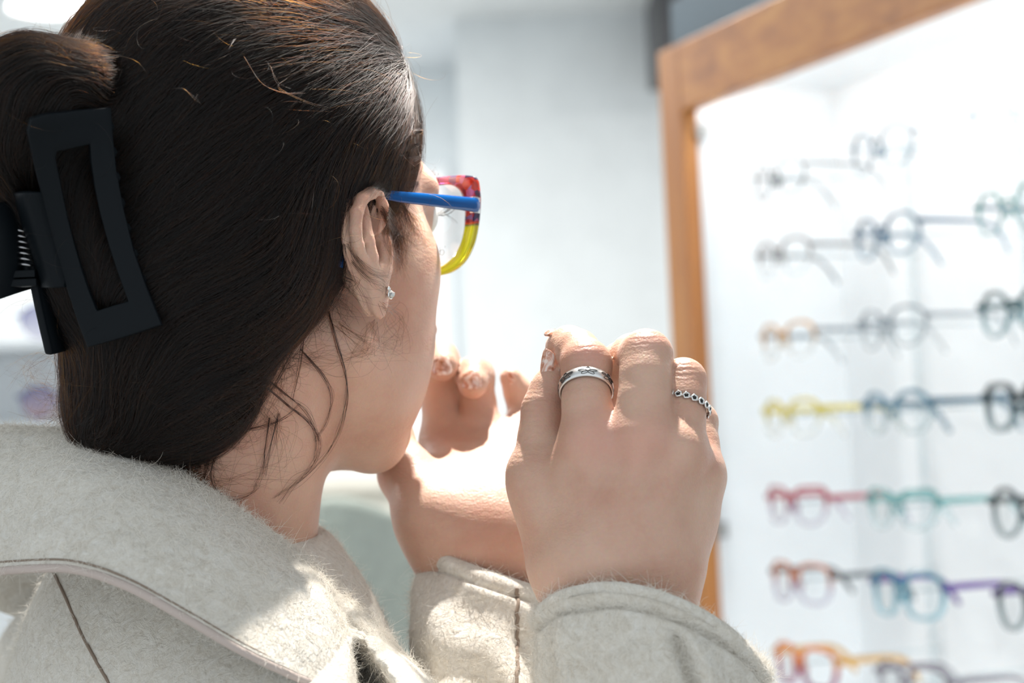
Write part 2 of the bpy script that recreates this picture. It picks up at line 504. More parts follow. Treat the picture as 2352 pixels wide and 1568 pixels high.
def tone(name, top, bot=None, at=1.0, ab=1.0):
    return two_tone(name, top, bot or top, at * 0.88, ab * 0.8)
G = {
 'gunmetal': tone('gunmetal_rim', (0.10, 0.12, 0.13)), 'brownline': tone('brown_browline', (0.12, 0.07, 0.05), (0.75, 0.78, 0.78), 1, 0.35),
 'amber': tone('amber_clear', (0.78, 0.36, 0.03), (0.80, 0.78, 0.70), 0.85, 0.3), 'yellow': tone('yellow_clear', (0.85, 0.68, 0.03), (0.86, 0.85, 0.72), 0.85, 0.3),
 'red': tone('red_violet', (0.50, 0.04, 0.07), (0.55, 0.45, 0.62), 1, 0.45), 'orange': tone('orange_lilac', (0.62, 0.15, 0.02), (0.52, 0.46, 0.66), 1, 0.5),
 'tangerine': tone('tangerine_plum', (0.86, 0.22, 0.015), (0.34, 0.05, 0.19), 1, 0.9), 'steelblue': tone('steel_blue', (0.06, 0.14, 0.20), (0.20, 0.32, 0.40), 1, 0.7),
 'navy': tone('navy_blue', (0.05, 0.13, 0.22), (0.22, 0.36, 0.48), 1, 0.7), 'silver': tone('silver_grey', (0.25, 0.30, 0.34), (0.55, 0.6, 0.62), 1, 0.7),
 'sky': tone('sky_blue', (0.08, 0.25, 0.36), (0.55, 0.66, 0.68), 0.9, 0.45), 'mint': tone('mint_green', (0.16, 0.45, 0.44), (0.55, 0.75, 0.78), 0.8, 0.4),
 'teal': tone('teal_aqua', (0.0, 0.22, 0.33), (0.30, 0.60, 0.70), 1, 0.75), 'pale': tone('pale_ice', (0.50, 0.58, 0.66), (0.72, 0.78, 0.82), 0.5, 0.4),
 'seagreen': tone('sea_green', (0.06, 0.30, 0.28), (0.20, 0.40, 0.42), 0.9, 0.7), 'petrol': tone('petrol_green', (0.02, 0.09, 0.10), (0.22, 0.40, 0.44), 1, 0.7),
 'black': tone('black_teal', (0.012, 0.03, 0.035), (0.12, 0.22, 0.25), 1, 0.8), 'charcoal': tone('charcoal', (0.03, 0.05, 0.055), (0.16, 0.24, 0.26), 1, 0.8),
 'purple': tone('purple_temple', (0.12, 0.03, 0.30)), 'smoke': tone('smoke_grey', (0.25, 0.22, 0.26), (0.5, 0.5, 0.55), 0.9, 0.6), 'goldamber': tone('gold_temple', (0.82, 0.45, 0.05), None, 0.75, 0.75),
}
M['lens'] = thin_glass('demo_lens', (0.985, 0.992, 0.995), 0.15)
row_y = [405, 590, 783, 960, 1160, 1335, 1522]
rows_z = [wall_pt(1797, y, ANCH, CI)[2] for y in row_y]
COLSP = 0.243
specs = [
 # row, column, shape, a, b, rim, front, temple, label
 (0, 0, 'round', .023, .022, .0013, 'gunmetal', 'gunmetal', 'thin round gunmetal eyeglasses, topmost in the cabinet column beside the oak post'),
 (1, 0, 'panto', .024, .021, .0017, 'brownline', 'gunmetal', 'brown browline eyeglasses with clear lower rims, beside the oak post'),
 (2, 0, 'panto', .024, .021, .0022, 'amber', 'silver', 'clear eyeglasses with amber bridge and dark temples in cabinet'),
 (3, 0, 'panto', .025, .021, .0022, 'yellow', 'yellow', 'clear eyeglasses with bright yellow bridge in cabinet'),
 (4, 0, 'cat', .026, .021, .0021, 'red', 'red', 'dark red cat-eye eyeglasses with lilac lower rims'),
 (5, 0, 'square', .026, .0225, .0022, 'orange', 'gunmetal', 'rust orange eyeglasses fading to pale lilac lower rims'),
 (6, 0, 'square', .027, .023, .0027, 'tangerine', 'goldamber', 'bright orange eyeglasses with plum rims, lowest in view in cabinet'),
 (0, 1, 'round', .023, .023, .0015, 'steelblue', 'pale', 'thin round steel-blue eyeglasses, topmost in the middle cabinet column'),
 (1, 1, 'round', .024, .022, .0021, 'navy', 'navy', 'blue-grey round eyeglasses with dark bridge in the middle cabinet column'),
 (2, 1, 'panto', .025, .021, .0018, 'silver', 'silver', 'silver grey aviator eyeglasses in the middle cabinet column'),
 (3, 1, 'round', .025, .022, .0024, 'sky', 'steelblue', 'sky blue round eyeglasses with clear lower rims'),
 (4, 1, 'cat', .025, .020, .0024, 'mint', 'mint', 'translucent mint green eyeglasses in the middle cabinet column'),
 (5, 1, 'square', .026, .0235, .0024, 'teal', 'purple', 'teal eyeglasses with purple temples and aqua lower rims'),
 (6, 1, 'square', .026, .022, .0022, 'smoke', 'smoke', 'smoke grey eyeglasses cut by the bottom of the view'),
 (0, 2, 'square', .025, .020, .0016, 'pale', 'pale', 'very pale icy eyeglasses, topmost in the nearest cabinet column'),
 (1, 2, 'hex', .024, .023, .0018, 'seagreen', 'steelblue', 'sea green hexagonal eyeglasses in the cabinet'),
 (2, 2, 'round', .025, .022, .0024, 'petrol', 'petrol', 'petrol green round eyeglasses in the cabinet'),
 (3, 2, 'square', .026, .022, .0028, 'black', 'steelblue', 'thick black square eyeglasses in the cabinet'),
 (4, 2, 'round', .0255, .0235, .0022, 'charcoal', 'charcoal', 'charcoal round eyeglasses below the thick black pair'),
 (5, 2, 'panto', .026, .0225, .0023, 'charcoal', 'purple', 'charcoal panto eyeglasses with violet temples in the cabinet'),
]
col_dz = [0, 0, 0]
for r, c, kind, a, b, rim, fm, tm, lab in specs:
    cen = CP(-COLSP * c, 0.035, rows_z[r])
    a, b, rim = a * 1.17, b * 1.15, rim * (1.12 if r < 3 else 1.3)
    spectacles(cen, CD * 1.0, CI, UP, kind, a, b, rim, (G[fm], G[tm]), lab, 'eyeglass frames in the display cabinet', M['lens'], drop=0.04)
# clear acrylic pegs that carry them, fixed to the cabinet
for c in range(3):
    rod = MB().tube([CP(-COLSP * c, w_back - 0.012, Z0 - 0.03), CP(-COLSP * c, w_back - 0.012, rows_z[0] + 0.06)], 0.004, 8).build('peg_rod', M['acrylic'], cab)
    for r in range(7):
        if (r, c) == (6, 2): continue
        z = rows_z[r] + 0.0035
        MB().tube([CP(-COLSP * c, w_back - 0.001, z), CP(-COLSP * c, 0.040, z)], 0.0018, 6).build('peg', M['acrylic'], rod)

# ------------------------------------------------------------------ sunglasses shelf far left
lw = P(60, 800, 2.6)
shelf = empty('wall_display', (lw[0] - 0.2, lw[1] + 0.02, 0), 'white wall display of sunglasses behind the hair clip', 'display')
yb = lw[1]
def vbox(name, x0, x1, y0, y1, z0, z1, m, parent, bevel=0.0):
    return MB().box(((x0 + x1) / 2, (y0 + y1) / 2, (z0 + z1) / 2), ((x1 - x0) / 2, 0, 0), (0, (y1 - y0) / 2, 0), (0, 0, (z1 - z0) / 2), bevel).build(name, m, parent, smooth=False)
vbox('back_panel', lw[0] - 0.75, lw[0] + 0.32, yb + 0.16, yb + 0.18, 0.3, 1.68, M['white'], shelf)
sg_m = tone('blue_sunglass_rim', (0.18, 0.20, 0.42), (0.45, 0.42, 0.60), 0.9, 0.6)
def tinted(name, top, bot):
    m = two_tone(name, top, bot, 0.75, 0.55, -0.02, 0.02); return m
sgl = [(tinted('violet_lens', (0.10, 0.10, 0.36), (0.38, 0.36, 0.48)), 88, 738, 'violet-blue tinted sunglasses on the upper shelf behind the hair clip'),
       (tinted('plum_lens', (0.12, 0.11, 0.30), (0.50, 0.28, 0.36)), 92, 925, 'blue-to-pink tinted sunglasses on the lower shelf behind the hair')]
for lm, px, py, lab in sgl:
    c = P(px, py, 2.6)
    zs = c[2] - 0.030
    vbox('shelf', lw[0] - 0.75, lw[0] + 0.32, yb - 0.03, yb + 0.16, zs - 0.012, zs, M['white'], shelf)
    cc = np.array([c[0] + 0.034, yb, c[2]])
    spectacles(cc, np.array([1.0, 0, 0]), np.array([0, 1.0, 0]), UP, 'panto', .027, .024, .002, (sg_m, sg_m), lab, 'sunglasses on the wall display', lm, name='sunglasses', temple_len=0.125, drop=0.028)

# ------------------------------------------------------------------ waiting corner seen under the chin
c0 = P(775, 1400, 2.9)
ch = empty('armchair', (c0[0], c0[1], 0), 'sage green high-backed upholstered armchair seen below the chin', 'armchair')
M['sage'] = paint('sage_fabric', (0.35, 0.39, 0.35), 0.75, 60, 0.08)
back = []
nA, nZ = 40, 12
v = []; f = []
for k in range(nZ + 1):
    zt = k / nZ
    for i in range(nA + 1):
        a = math.radians(-100 + 200 * i / nA)
        rr = 0.25 + 0.03 * zt
        top = 1.415 - 0.62 * (abs(a) / math.radians(100)) ** 2.0
        z = 0.28 + (top - 0.28) * zt
        v.append((c0[0] + rr * math.sin(a), c0[1] + 0.24 - rr * math.cos(a), z))
for k in range(nZ):
    for i in range(nA):
        q = k * (nA + 1) + i
        f.append((q, q + 1, q + nA + 2, q + nA + 1))
o = mesh_obj('backrest', np.array(v), f, M['sage'], ch)
sm = o.modifiers.new('thick', 'SOLIDIFY'); sm.thickness = 0.07; sm.offset = -1
bv = o.modifiers.new('soft', 'BEVEL'); bv.width = 0.02; bv.segments = 3
MB().box((c0[0], c0[1] + 0.27, 0.42), (0.19, 0, 0), (0, 0.2, 0), (0, 0, 0.07), 0.04).build('seat', M['sage'], ch)
for sx in (-1, 1):
    for sy in (-1, 1):
        MB().tube([(c0[0] + sx * 0.2, c0[1] + 0.3 + sy * 0.2, 0.36), (c0[0] + sx * 0.24, c0[1] + 0.3 + sy * 0.24, 0.0)], [0.018, 0.012], 10).build('leg', M['steel'], ch)
c1 = P(870, 1180, 4.25)
cn = empty('counter', (c1[0], c1[1] + 0.2, 0), 'cream laminate service counter behind the armchair', 'counter')
vbox('worktop', c1[0] - 1.3, c1[0] + 0.42, c1[1] - 0.03, c1[1] + 0.45, 1.39, 1.43, M['cream'], cn, 0.004)
vbox('body', c1[0] - 1.27, c1[0] + 0.39, c1[1], c1[1] + 0.42, 0.0, 1.39, M['cream'], cn)
c2 = P(962, 1300, 3.72)
po = empty('display_post', (c2[0], c2[1], 0), 'brushed steel post with clear pane beside the armchair', 'post')
MB().tube([(c2[0], c2[1], 0.02), (c2[0], c2[1], 1.33)], 0.022, 16).build('pole', M['steel'], po)
MB().tube([(c2[0], c2[1], 0.0), (c2[0], c2[1], 0.02)], [0.10, 0.09], 24).build('base', M['steel'], po)
MB().sphere((c2[0] + 0.012, c2[1] - 0.02, P(966, 1475, 3.72)[2]), 0.028).build('clamp_knob', M['darkgrey'], po)
vbox('pane', c2[0] - 0.035, c2[0] - 0.029, c2[1] - 0.2, c2[1] + 0.2, 0.5, 1.30, M['acrylic'], po)
# ------------------------------------------------------------------ implicit-surface modelling (view-frame millimetres)
def smin(a, b, k):
    h = np.maximum(k - np.abs(a - b), 0.0) / k
    return np.minimum(a, b) - h * h * k * 0.25

class Prim:
    def __init__(s, fn, c, rad, op, k): s.fn, s.c, s.rad, s.op, s.k = fn, np.asarray(c, float), float(rad), op, k

class Group:
    """an ordered list of primitives blended one after another"""
    def __init__(s, k=6.0): s.p = []; s.k = k
    def _add(s, fn, c, rad, op, k): s.p.append(Prim(fn, c, rad, op, s.k if k is None else k)); return s
    def cone(s, a, b, ra, rb, op='u', k=None):
        a = np.asarray(a, float); b = np.asarray(b, float); ab = b - a; L2 = max(float(ab @ ab), 1e-9)
        def fn(p):
            t = np.clip(((p - a) @ ab) / L2, 0, 1)
            return np.linalg.norm(p - a - t[:, None] * ab, axis=1) - (ra + (rb - ra) * t)
        return s._add(fn, (a + b) / 2, math.sqrt(L2) / 2 + max(ra, rb), op, k)
    def chain(s, pts, rs, op='u', k=None):
        for i in range(len(pts) - 1): s.cone(pts[i], pts[i + 1], rs[i], rs[i + 1], op, k)
        return s
    def ell(s, c, r, axes=None, op='u', k=None):
        c = np.asarray(c, float); r = np.asarray(r, float)
        ax = np.eye(3) if axes is None else np.asarray(axes, float)
        def fn(p):
            q = (p - c) @ ax.T
            k0 = np.linalg.norm(q / r, axis=1); k1 = np.linalg.norm(q / (r * r), axis=1)
            return k0 * (k0 - 1.0) / np.maximum(k1, 1e-9)
        return s._add(fn, c, max(r), op, k)
    def eval(s, p, c=None, rad=None, margin=30.0):
        d = np.full(len(p), 1e3)
        for q in s.p:
            if c is not None and np.linalg.norm(q.c - c) > q.rad + rad + margin: continue
            v = q.fn(p)
            if q.op == 'u': d = smin(d, v, q.k)
            elif q.op == 's': d = -smin(-d, v, q.k)
            else: d = -smin(-d, -v, q.k)
        return d

def field_union(base, groups, kb, kg=1.2):
    """base blends into every group; groups stay apart from each other"""
    def f(p, c=None, rad=None):
        b = base.eval(p, c, rad)
        out = b
        for g, kk in zip(groups, kb):
            v = g.eval(p, c, rad)
            if v.min() > 500: continue
            out = np.minimum(out, smin(b, v, kk))
        return out
    return f

def polygonise(f, lo, hi, h, n=16):
    """surface nets on sparse blocks; returns vertices and quads"""
    lo = np.asarray(lo, float); hi = np.asarray(hi, float)
    nb = np.ceil((hi - lo) / (h * n)).astype(int)
    ii = np.stack(np.meshgrid(*[np.arange(k) for k in nb], indexing='ij'), -1).reshape(-1, 3)
    cen = lo + (ii + 0.5) * h * n
    rad = h * n * 0.87
    val = np.concatenate([f(q) for q in np.array_split(cen, max(1, len(cen) // 20000))])
    act = ii[np.abs(val) < rad * 1.6 + 4]
    g = np.stack(np.meshgrid(*[np.arange(-1, n + 1)] * 3, indexing='ij'), -1).reshape(-1, 3)
    m = n + 2
    N = (nb * n + 2).astype(np.int64)
    keys, pos, quads = [], [], []
    corners = [(i, j, k) for i in (0, 1) for j in (0, 1) for k in (0, 1)]
    edges = [(a, b) for a in range(8) for b in range(a + 1, 8) if sum(abs(corners[a][q] - corners[b][q]) for q in range(3)) == 1]
    for b in act:
        base = b * n
        p = lo + (base + g) * h
        c = lo + (b + 0.5) * h * n
        d = f(p, c, rad + h * 2).reshape(m, m, m)
        if d.min() > 0 or d.max() < 0: continue
        ins = d < 0
        cs = [d[i:m - 1 + i, j:m - 1 + j, k:m - 1 + k] for i, j, k in corners]
        si = np.stack([q < 0 for q in cs])
        mix = si.any(0) & ~si.all(0)
        idx = np.argwhere(mix)
        if len(idx) == 0: continue
        cv = np.stack([q[mix] for q in cs])
        acc = np.zeros((len(idx), 3)); cnt = np.zeros(len(idx))
        for a, e in edges:
            va, ve = cv[a], cv[e]
            s = (va < 0) != (ve < 0)
            t = np.where(s, va / np.where(s, va - ve, 1), 0)
            pa = np.array(corners[a]); pe_ = np.array(corners[e])
            acc += np.where(s[:, None], pa + t[:, None] * (pe_ - pa), 0); cnt += s
        pv = lo + (base + idx - 1 + acc / cnt[:, None]) * h
        gi = (base + idx).astype(np.int64)
        keys.append((gi[:, 0] * N[1] + gi[:, 1]) * N[2] + gi[:, 2]); pos.append(pv)
        for ax in range(3):
            o1, o2 = [(1, 2), (2, 0), (0, 1)][ax]
            sl0 = [slice(1, n + 1)] * 3; sl1 = list(sl0); sl1[ax] = slice(2, n + 2)
            A = ins[tuple(sl0)]; B = ins[tuple(sl1)]
            for flip, msk in ((False, A & ~B), (True, ~A & B)):
                e = np.argwhere(msk)
                if len(e) == 0: continue
                e = e + 1
                cells = []
                for da, db in ((0, 0), (1, 0), (1, 1), (0, 1)):
                    q = e.copy(); q[:, o1] -= da; q[:, o2] -= db
                    q = (base + q).astype(np.int64)
                    cells.append((q[:, 0] * N[1] + q[:, 1]) * N[2] + q[:, 2])
                if flip: cells = cells[::-1]
                quads.append(np.stack(cells, 1))
    keys = np.concatenate(keys); pos = np.concatenate(pos); quads = np.concatenate(quads)
    uk, first = np.unique(keys, return_index=True)
    return pos[first], np.searchsorted(uk, quads)

def grad(f, p, e=0.4):
    g = np.stack([f(p + e * d) - f(p - e * d) for d in np.eye(3)], 1)
    return g / (np.linalg.norm(g, axis=1)[:, None] + 1e-9)
# ------------------------------------------------------------------ person: body surface
def unit(v): v = np.asarray(v, float); return v / np.linalg.norm(v)
PSI = math.radians(37)
HU = unit((-0.03, -0.01, 1.0))
HF = np.array([math.sin(PSI), math.cos(PSI), 0.0]); HF = unit(HF - HF @ HU * HU)
HR = np.cross(HF, HU)
TRAG = VM(880, 575, 820)
HC = TRAG - 68.0 * HR
def H(f, r, u): return HC + f * HF + r * HR + u * HU
HAX = np.stack([HF, HR, HU])

def head_core(g):
    g.ell(H(-19, 0, 54), (92, 70, 76), HAX, k=10)
    g.ell(H(31, 0, 20), (48, 48, 66), HAX, k=22)
    g.ell(H(33, 0, -40), (43, 41, 57), HAX, k=22)
    return g

body = Group(8.0)
head_core(body)
for s in (-1, 1):
    body.cone(H(0, s * 42, -46), H(44, s * 19, -94), 15, 16, k=20)             # jaw line
    body.ell(H(40, s * 33, -38), (28, 20, 44), HAX, k=24)                       # cheek
    body.ell(H(42, s * 41, -4), (24, 12, 20), HAX, k=18)                         # cheekbone
    body.cone(H(80, s * 12, 36), H(66, s * 39, 34), 8, 7.5, k=14)                 # brow
    body.ell(H(94, s * 32, 21), (16, 16, 11), HAX, op='s', k=9)                 # eye socket
    body.ell(H(67, s * 30, 20), (13, 12, 13), HAX, k=4)                       # lids
body.ell(H(64, 0, -92), (16, 20, 16), HAX, k=20)                                # chin
body.cone(H(90, 0, 24), H(107, 0, -8), 7, 8.5, k=8)                             # nose
for s in (-1, 1): body.ell(H(99, s * 10, -13), (9, 6.5, 7), HAX, k=5)
body.cone(H(90, -18, -38), H(90, 18, -38), 6, 6, k=6).cone(H(89, -16, -47), H(89, 16, -47), 6.5, 6.5, k=4)   # lips
body.ell(H(99, 0, -42.5), (6, 24, 1.6), HAX, op='s', k=3)
# neck and shoulders (inside the coat)
NB = VM(468, 1360, 880)
body.cone(H(-31, 0, -50), NB, 47, 54, k=22)
FT = np.array([0.85, 0.53, 0.0]); RT = np.array([0.53, -0.85, 0.0])
N0 = NB + np.array([0, 4, 0])
SR = N0 + 135 * RT + (0, 0, -75); SL = N0 - 145 * RT + (0, 0, -75)
body.cone(N0 + (0, 0, -45), SR, 48, 40, k=30).cone(N0 + (0, 0, -45), SL, 48, 40, k=30)
body.ell(N0 + (0, 0, -150), (85, 120, 130), np.stack([FT, RT, [0, 0, 1]]), k=30)

# ---- right ear
EA = unit(-HF * math.cos(math.radians(9)) + HR * math.sin(math.radians(9)))
EN = unit(HR * math.cos(math.radians(9)) + HF * math.sin(math.radians(9)))
E0 = VM(886, 560, 818)
def ear(px, py, off=0.0):
    r = VM(px, py, 1.0); t = (E0 @ EN) / (r @ EN)
    return r * t + off * EN
EAX = np.stack([EA, HU, EN])
earg = Group(2.0)
earg.ell(ear(846, 525, -5.2), (15, 25, 3.0), EAX)
earg.ell(ear(870, 600, -6.0), (12, 26, 4.0), EAX, k=4)
earg.ell(ear(862, 560, -11), (11, 24, 8), EAX, k=5)                                                            # root to the head
hel = [(858, 556, -2.5), (866, 536, -0.5), (875, 505, 1.0), (875, 474, 1.4), (863, 450, 1.3), (845, 444, 1.2), (827, 457, 1.0), (815, 488, 1.0), (812, 528, 1.0), (818, 562, 0.8), (831, 592, 0.4), (847, 622, 0.0), (857, 650, -1)]
earg.chain([ear(*q) for q in hel], [1.6, 2.0, 2.4, 2.6, 2.8, 3.0, 3.1, 3.1, 3.0, 2.9, 2.7, 2.6, 3.0], k=1.4)
earg.chain([ear(846, 474, -2.0), ear(839, 508, -0.2), ear(839, 548, 0.8), ear(847, 588, 1.4), ear(858, 615, 0.6)], [2.0, 2.8, 3.5, 3.2, 2.6], k=1.4)   # antihelix
earg.ell(ear(859, 494, 0.5), (3.6, 9.5, 7.5), EAX, op='s', k=1.2)                                                  # upper hollow
earg.ell(ear(869, 586, 1.0), (4.6, 9.5, 9.5), EAX, op='s', k=1.5)                                                # concha
earg.ell(ear(886, 580, 0.0), (4.2, 9, 3.6), EAX, k=2.5)                                                             # tragus
earg.ell(ear(880, 622, 0.0), (5.5, 4.2, 3.0), EAX, k=3)                                                         # antitragus
earg.ell(ear(873, 668, -0.6), (7.5, 13.5, 3.2), EAX, k=4)                                                        # lobe
# left ear, plain
earl = Group(3)
earl.ell(H(-12, -72, 8), (15, 4, 28), HAX).chain([H(0, -74, 22), H(-8, -77, 34), H(-22, -80, 26), H(-25, -80, 6), H(-10, -76, -20)], [3, 3, 3, 3, 3])

# ---- right hand, back towards the camera
rp = Group(13.0)
wristR = [VM(1300, 1335, 772), VM(1405, 1340, 762), VM(1512, 1345, 770)]
elbR = np.array([90.0, 775.0, -330.0])
for q, r0 in zip(wristR, (13.5, 15, 14)):
    rp.cone(q, elbR * 0.8 + q * 0.2, r0, 24, k=16)
mcp = [VM(1352, 1012, 774), VM(1478, 1004, 765), VM(1562, 1040, 770), VM(1600, 1092, 784)]
car = [VM(1330, 1275, 770), VM(1400, 1270, 762), VM(1465, 1270, 762), VM(1530, 1275, 772)]
for a, b, r1 in zip(car, mcp, (11.5, 11.5, 11.2, 10.5)):
    rp.cone(a, b, 15, r1, k=17)
rp.cone(VM(1512, 1340, 774), VM(1562, 1200, 786), 14, 12.5, k=14).cone(VM(1562, 1200, 786), VM(1592, 1100, 788), 12.5, 11.5, k=12)
rp.cone(VM(1345, 1240, 790), VM(1500, 1150, 795), 16, 14, k=16)                     # palm side
rp.cone(VM(1295, 1275, 786), VM(1238, 1110, 790), 16, 12.5, k=14)                   # thumb metacarpal
rp.cone(VM(1262, 1160, 786), VM(1330, 1075, 780), 9.5, 9.0, k=16)                   # web
for q, rr in zip(mcp, (5, 5.5, 5, 4)):
    rp.ell(q + np.array([0, -8.6, 0]), (7.5, rr, 8.5), k=7)
for a, b in ((car[1], mcp[1]), (car[2], mcp[2]), (car[0], mcp[0])):
    rp.cone(a * 0.45 + b * 0.55 + (0, -11.6, 0), b + (0, -10.6, 0), 1.8, 2.6, k=7)        # tendons
rt_ = Group(4).chain([VM(1238, 1110, 790), VM(1232, 1080, 792), VM(1243, 1000, 796), VM(1252, 942, 799), VM(1268, 895, 803), VM(1277, 862, 806)], [12.3, 11.8, 9.8, 10.3, 9.6, 7.2])
ri_ = Group(4).chain([mcp[0], VM(1347, 925, 778), VM(1346, 880, 783), VM(1347, 837, 788), VM(1326, 806, 801), VM(1307, 797, 811), VM(1292, 797, 821)], [11.4, 10.4, 10.2, 11.0, 9.6, 9.4, 8.2])
rm_ = Group(4).chain([mcp[1], VM(1480, 920, 770), VM(1482, 865, 775), VM(1484, 817, 782), VM(1455, 818, 799), VM(1428, 835, 811), VM(1395, 880, 822), VM(1370, 940, 822)], [11.6, 11.2, 10.8, 11.4, 10.0, 9.6, 9.0, 8.0])
rr_ = Group(4).chain([mcp[2], VM(1568, 955, 778), VM(1570, 915, 782), VM(1570, 875, 788), VM(1558, 885, 804), VM(1530, 920, 818)], [11.0, 9.6, 9.4, 9.9, 9.0, 8.0])
rk_ = Group(4).chain([mcp[3], VM(1605, 1020, 794), VM(1604, 968, 802), VM(1590, 975, 818), VM(1560, 1000, 826)], [10.6, 8.6, 8.4, 7.6, 7.0])

# ---- left hand, palm towards the camera and tilted up
lp = Group(13.0)
elbL = np.array([-35.0, 880.0, -370.0])
for q in (VM(1052, 1300, 908), VM(1105, 1305, 902), VM(1165, 1312, 908)):
    lp.cone(q, elbL * 0.8 + q * 0.2, 14.5, 26, k=16)
lmcp = [VM(1012, 1016, 974), VM(1097, 1000, 978), VM(1182, 1012, 978), VM(1262, 1038, 972)]
lcar = [VM(1050, 1265, 908), VM(1092, 1262, 904), VM(1140, 1266, 904), VM(1190, 1270, 909)]
for a, b, r1 in zip(lcar, lmcp, (11, 11.5, 11, 10)): lp.cone(a, b, 15.5, r1, k=18)
lp.chain([VM(1018, 1245, 904), VM(990, 1190, 903), VM(932, 1088, 925)], [14.5, 16, 13.5], k=16)   # ball of the thumb
lp.cone(VM(1195, 1250, 905), VM(1268, 1085, 945), 15, 12.5, k=16)
for x in (1060, 1110, 1165): lp.chain([VM(x, 1100, 960), VM(x, 1145, 936), VM(x, 1195, 915), VM(x, 1240, 904)], [9, 12.5, 14.5, 15], k=24)      # pad of the palm
lt_ = Group(5).chain([VM(932, 1088, 925), VM(905, 1010, 945), VM(898, 945, 955), VM(902, 880, 955)], [13, 10.5, 9.8, 8])
li_ = Group(4).chain([lmcp[0], VM(1010, 915, 984), VM(1010, 828, 982), VM(1012, 822, 966), VM(1017, 840, 954)], [11, 10, 10.6, 9.3, 8.3])
lm_ = Group(4).chain([lmcp[1], VM(1096, 930, 985), VM(1090, 864, 982), VM(1087, 860, 966), VM(1086, 880, 955)], [11.4, 10.4, 10.8, 9.4, 8.4])
lr_ = Group(4).chain([lmcp[2], VM(1206, 945, 996), VM(1192, 902, 996), VM(1173, 868, 992)], [10.6, 9, 8.2, 6.4])
lk_ = Group(4).chain([lmcp[3], VM(1290, 950, 984), VM(1300, 900, 982)], [10, 8.2, 7])

arms = Group(20)
arms.cone(SR, elbR, 40, 33).cone(elbR, elbR * 0.8 + wristR[1] * 0.2, 33, 32)
arms.cone(SL, elbL, 40, 33).cone(elbL, elbL * 0.8 + lcar[1] * 0.2, 33, 28)

_fr = field_union(rp, [rt_, ri_, rm_, rr_, rk_], [9, 8, 7, 7, 7], 0.8)
_fl = field_union(lp, [lt_, li_, lm_, lr_, lk_], [9, 7, 7, 7, 7], 0.8)
def f_body(p, c=None, rad=None):
    d = body.eval(p, c, rad)
    d = smin(d, earg.eval(p, c, rad), 2.5)
    d = smin(d, earl.eval(p, c, rad), 4)
    d = smin(d, arms.eval(p, c, rad), 20)
    d = smin(d, _fr(p, c, rad), 6 if c is None else 6)
    d = smin(d, _fl(p, c, rad), 0.5)
    return d
import time as _t
_t0 = _t.time()
bv_, bf_ = polygonise(f_body, (-420, 600, -420), (180, 1120, 215), 1.5)
print('body', len(bv_), len(bf_), _t.time() - _t0)
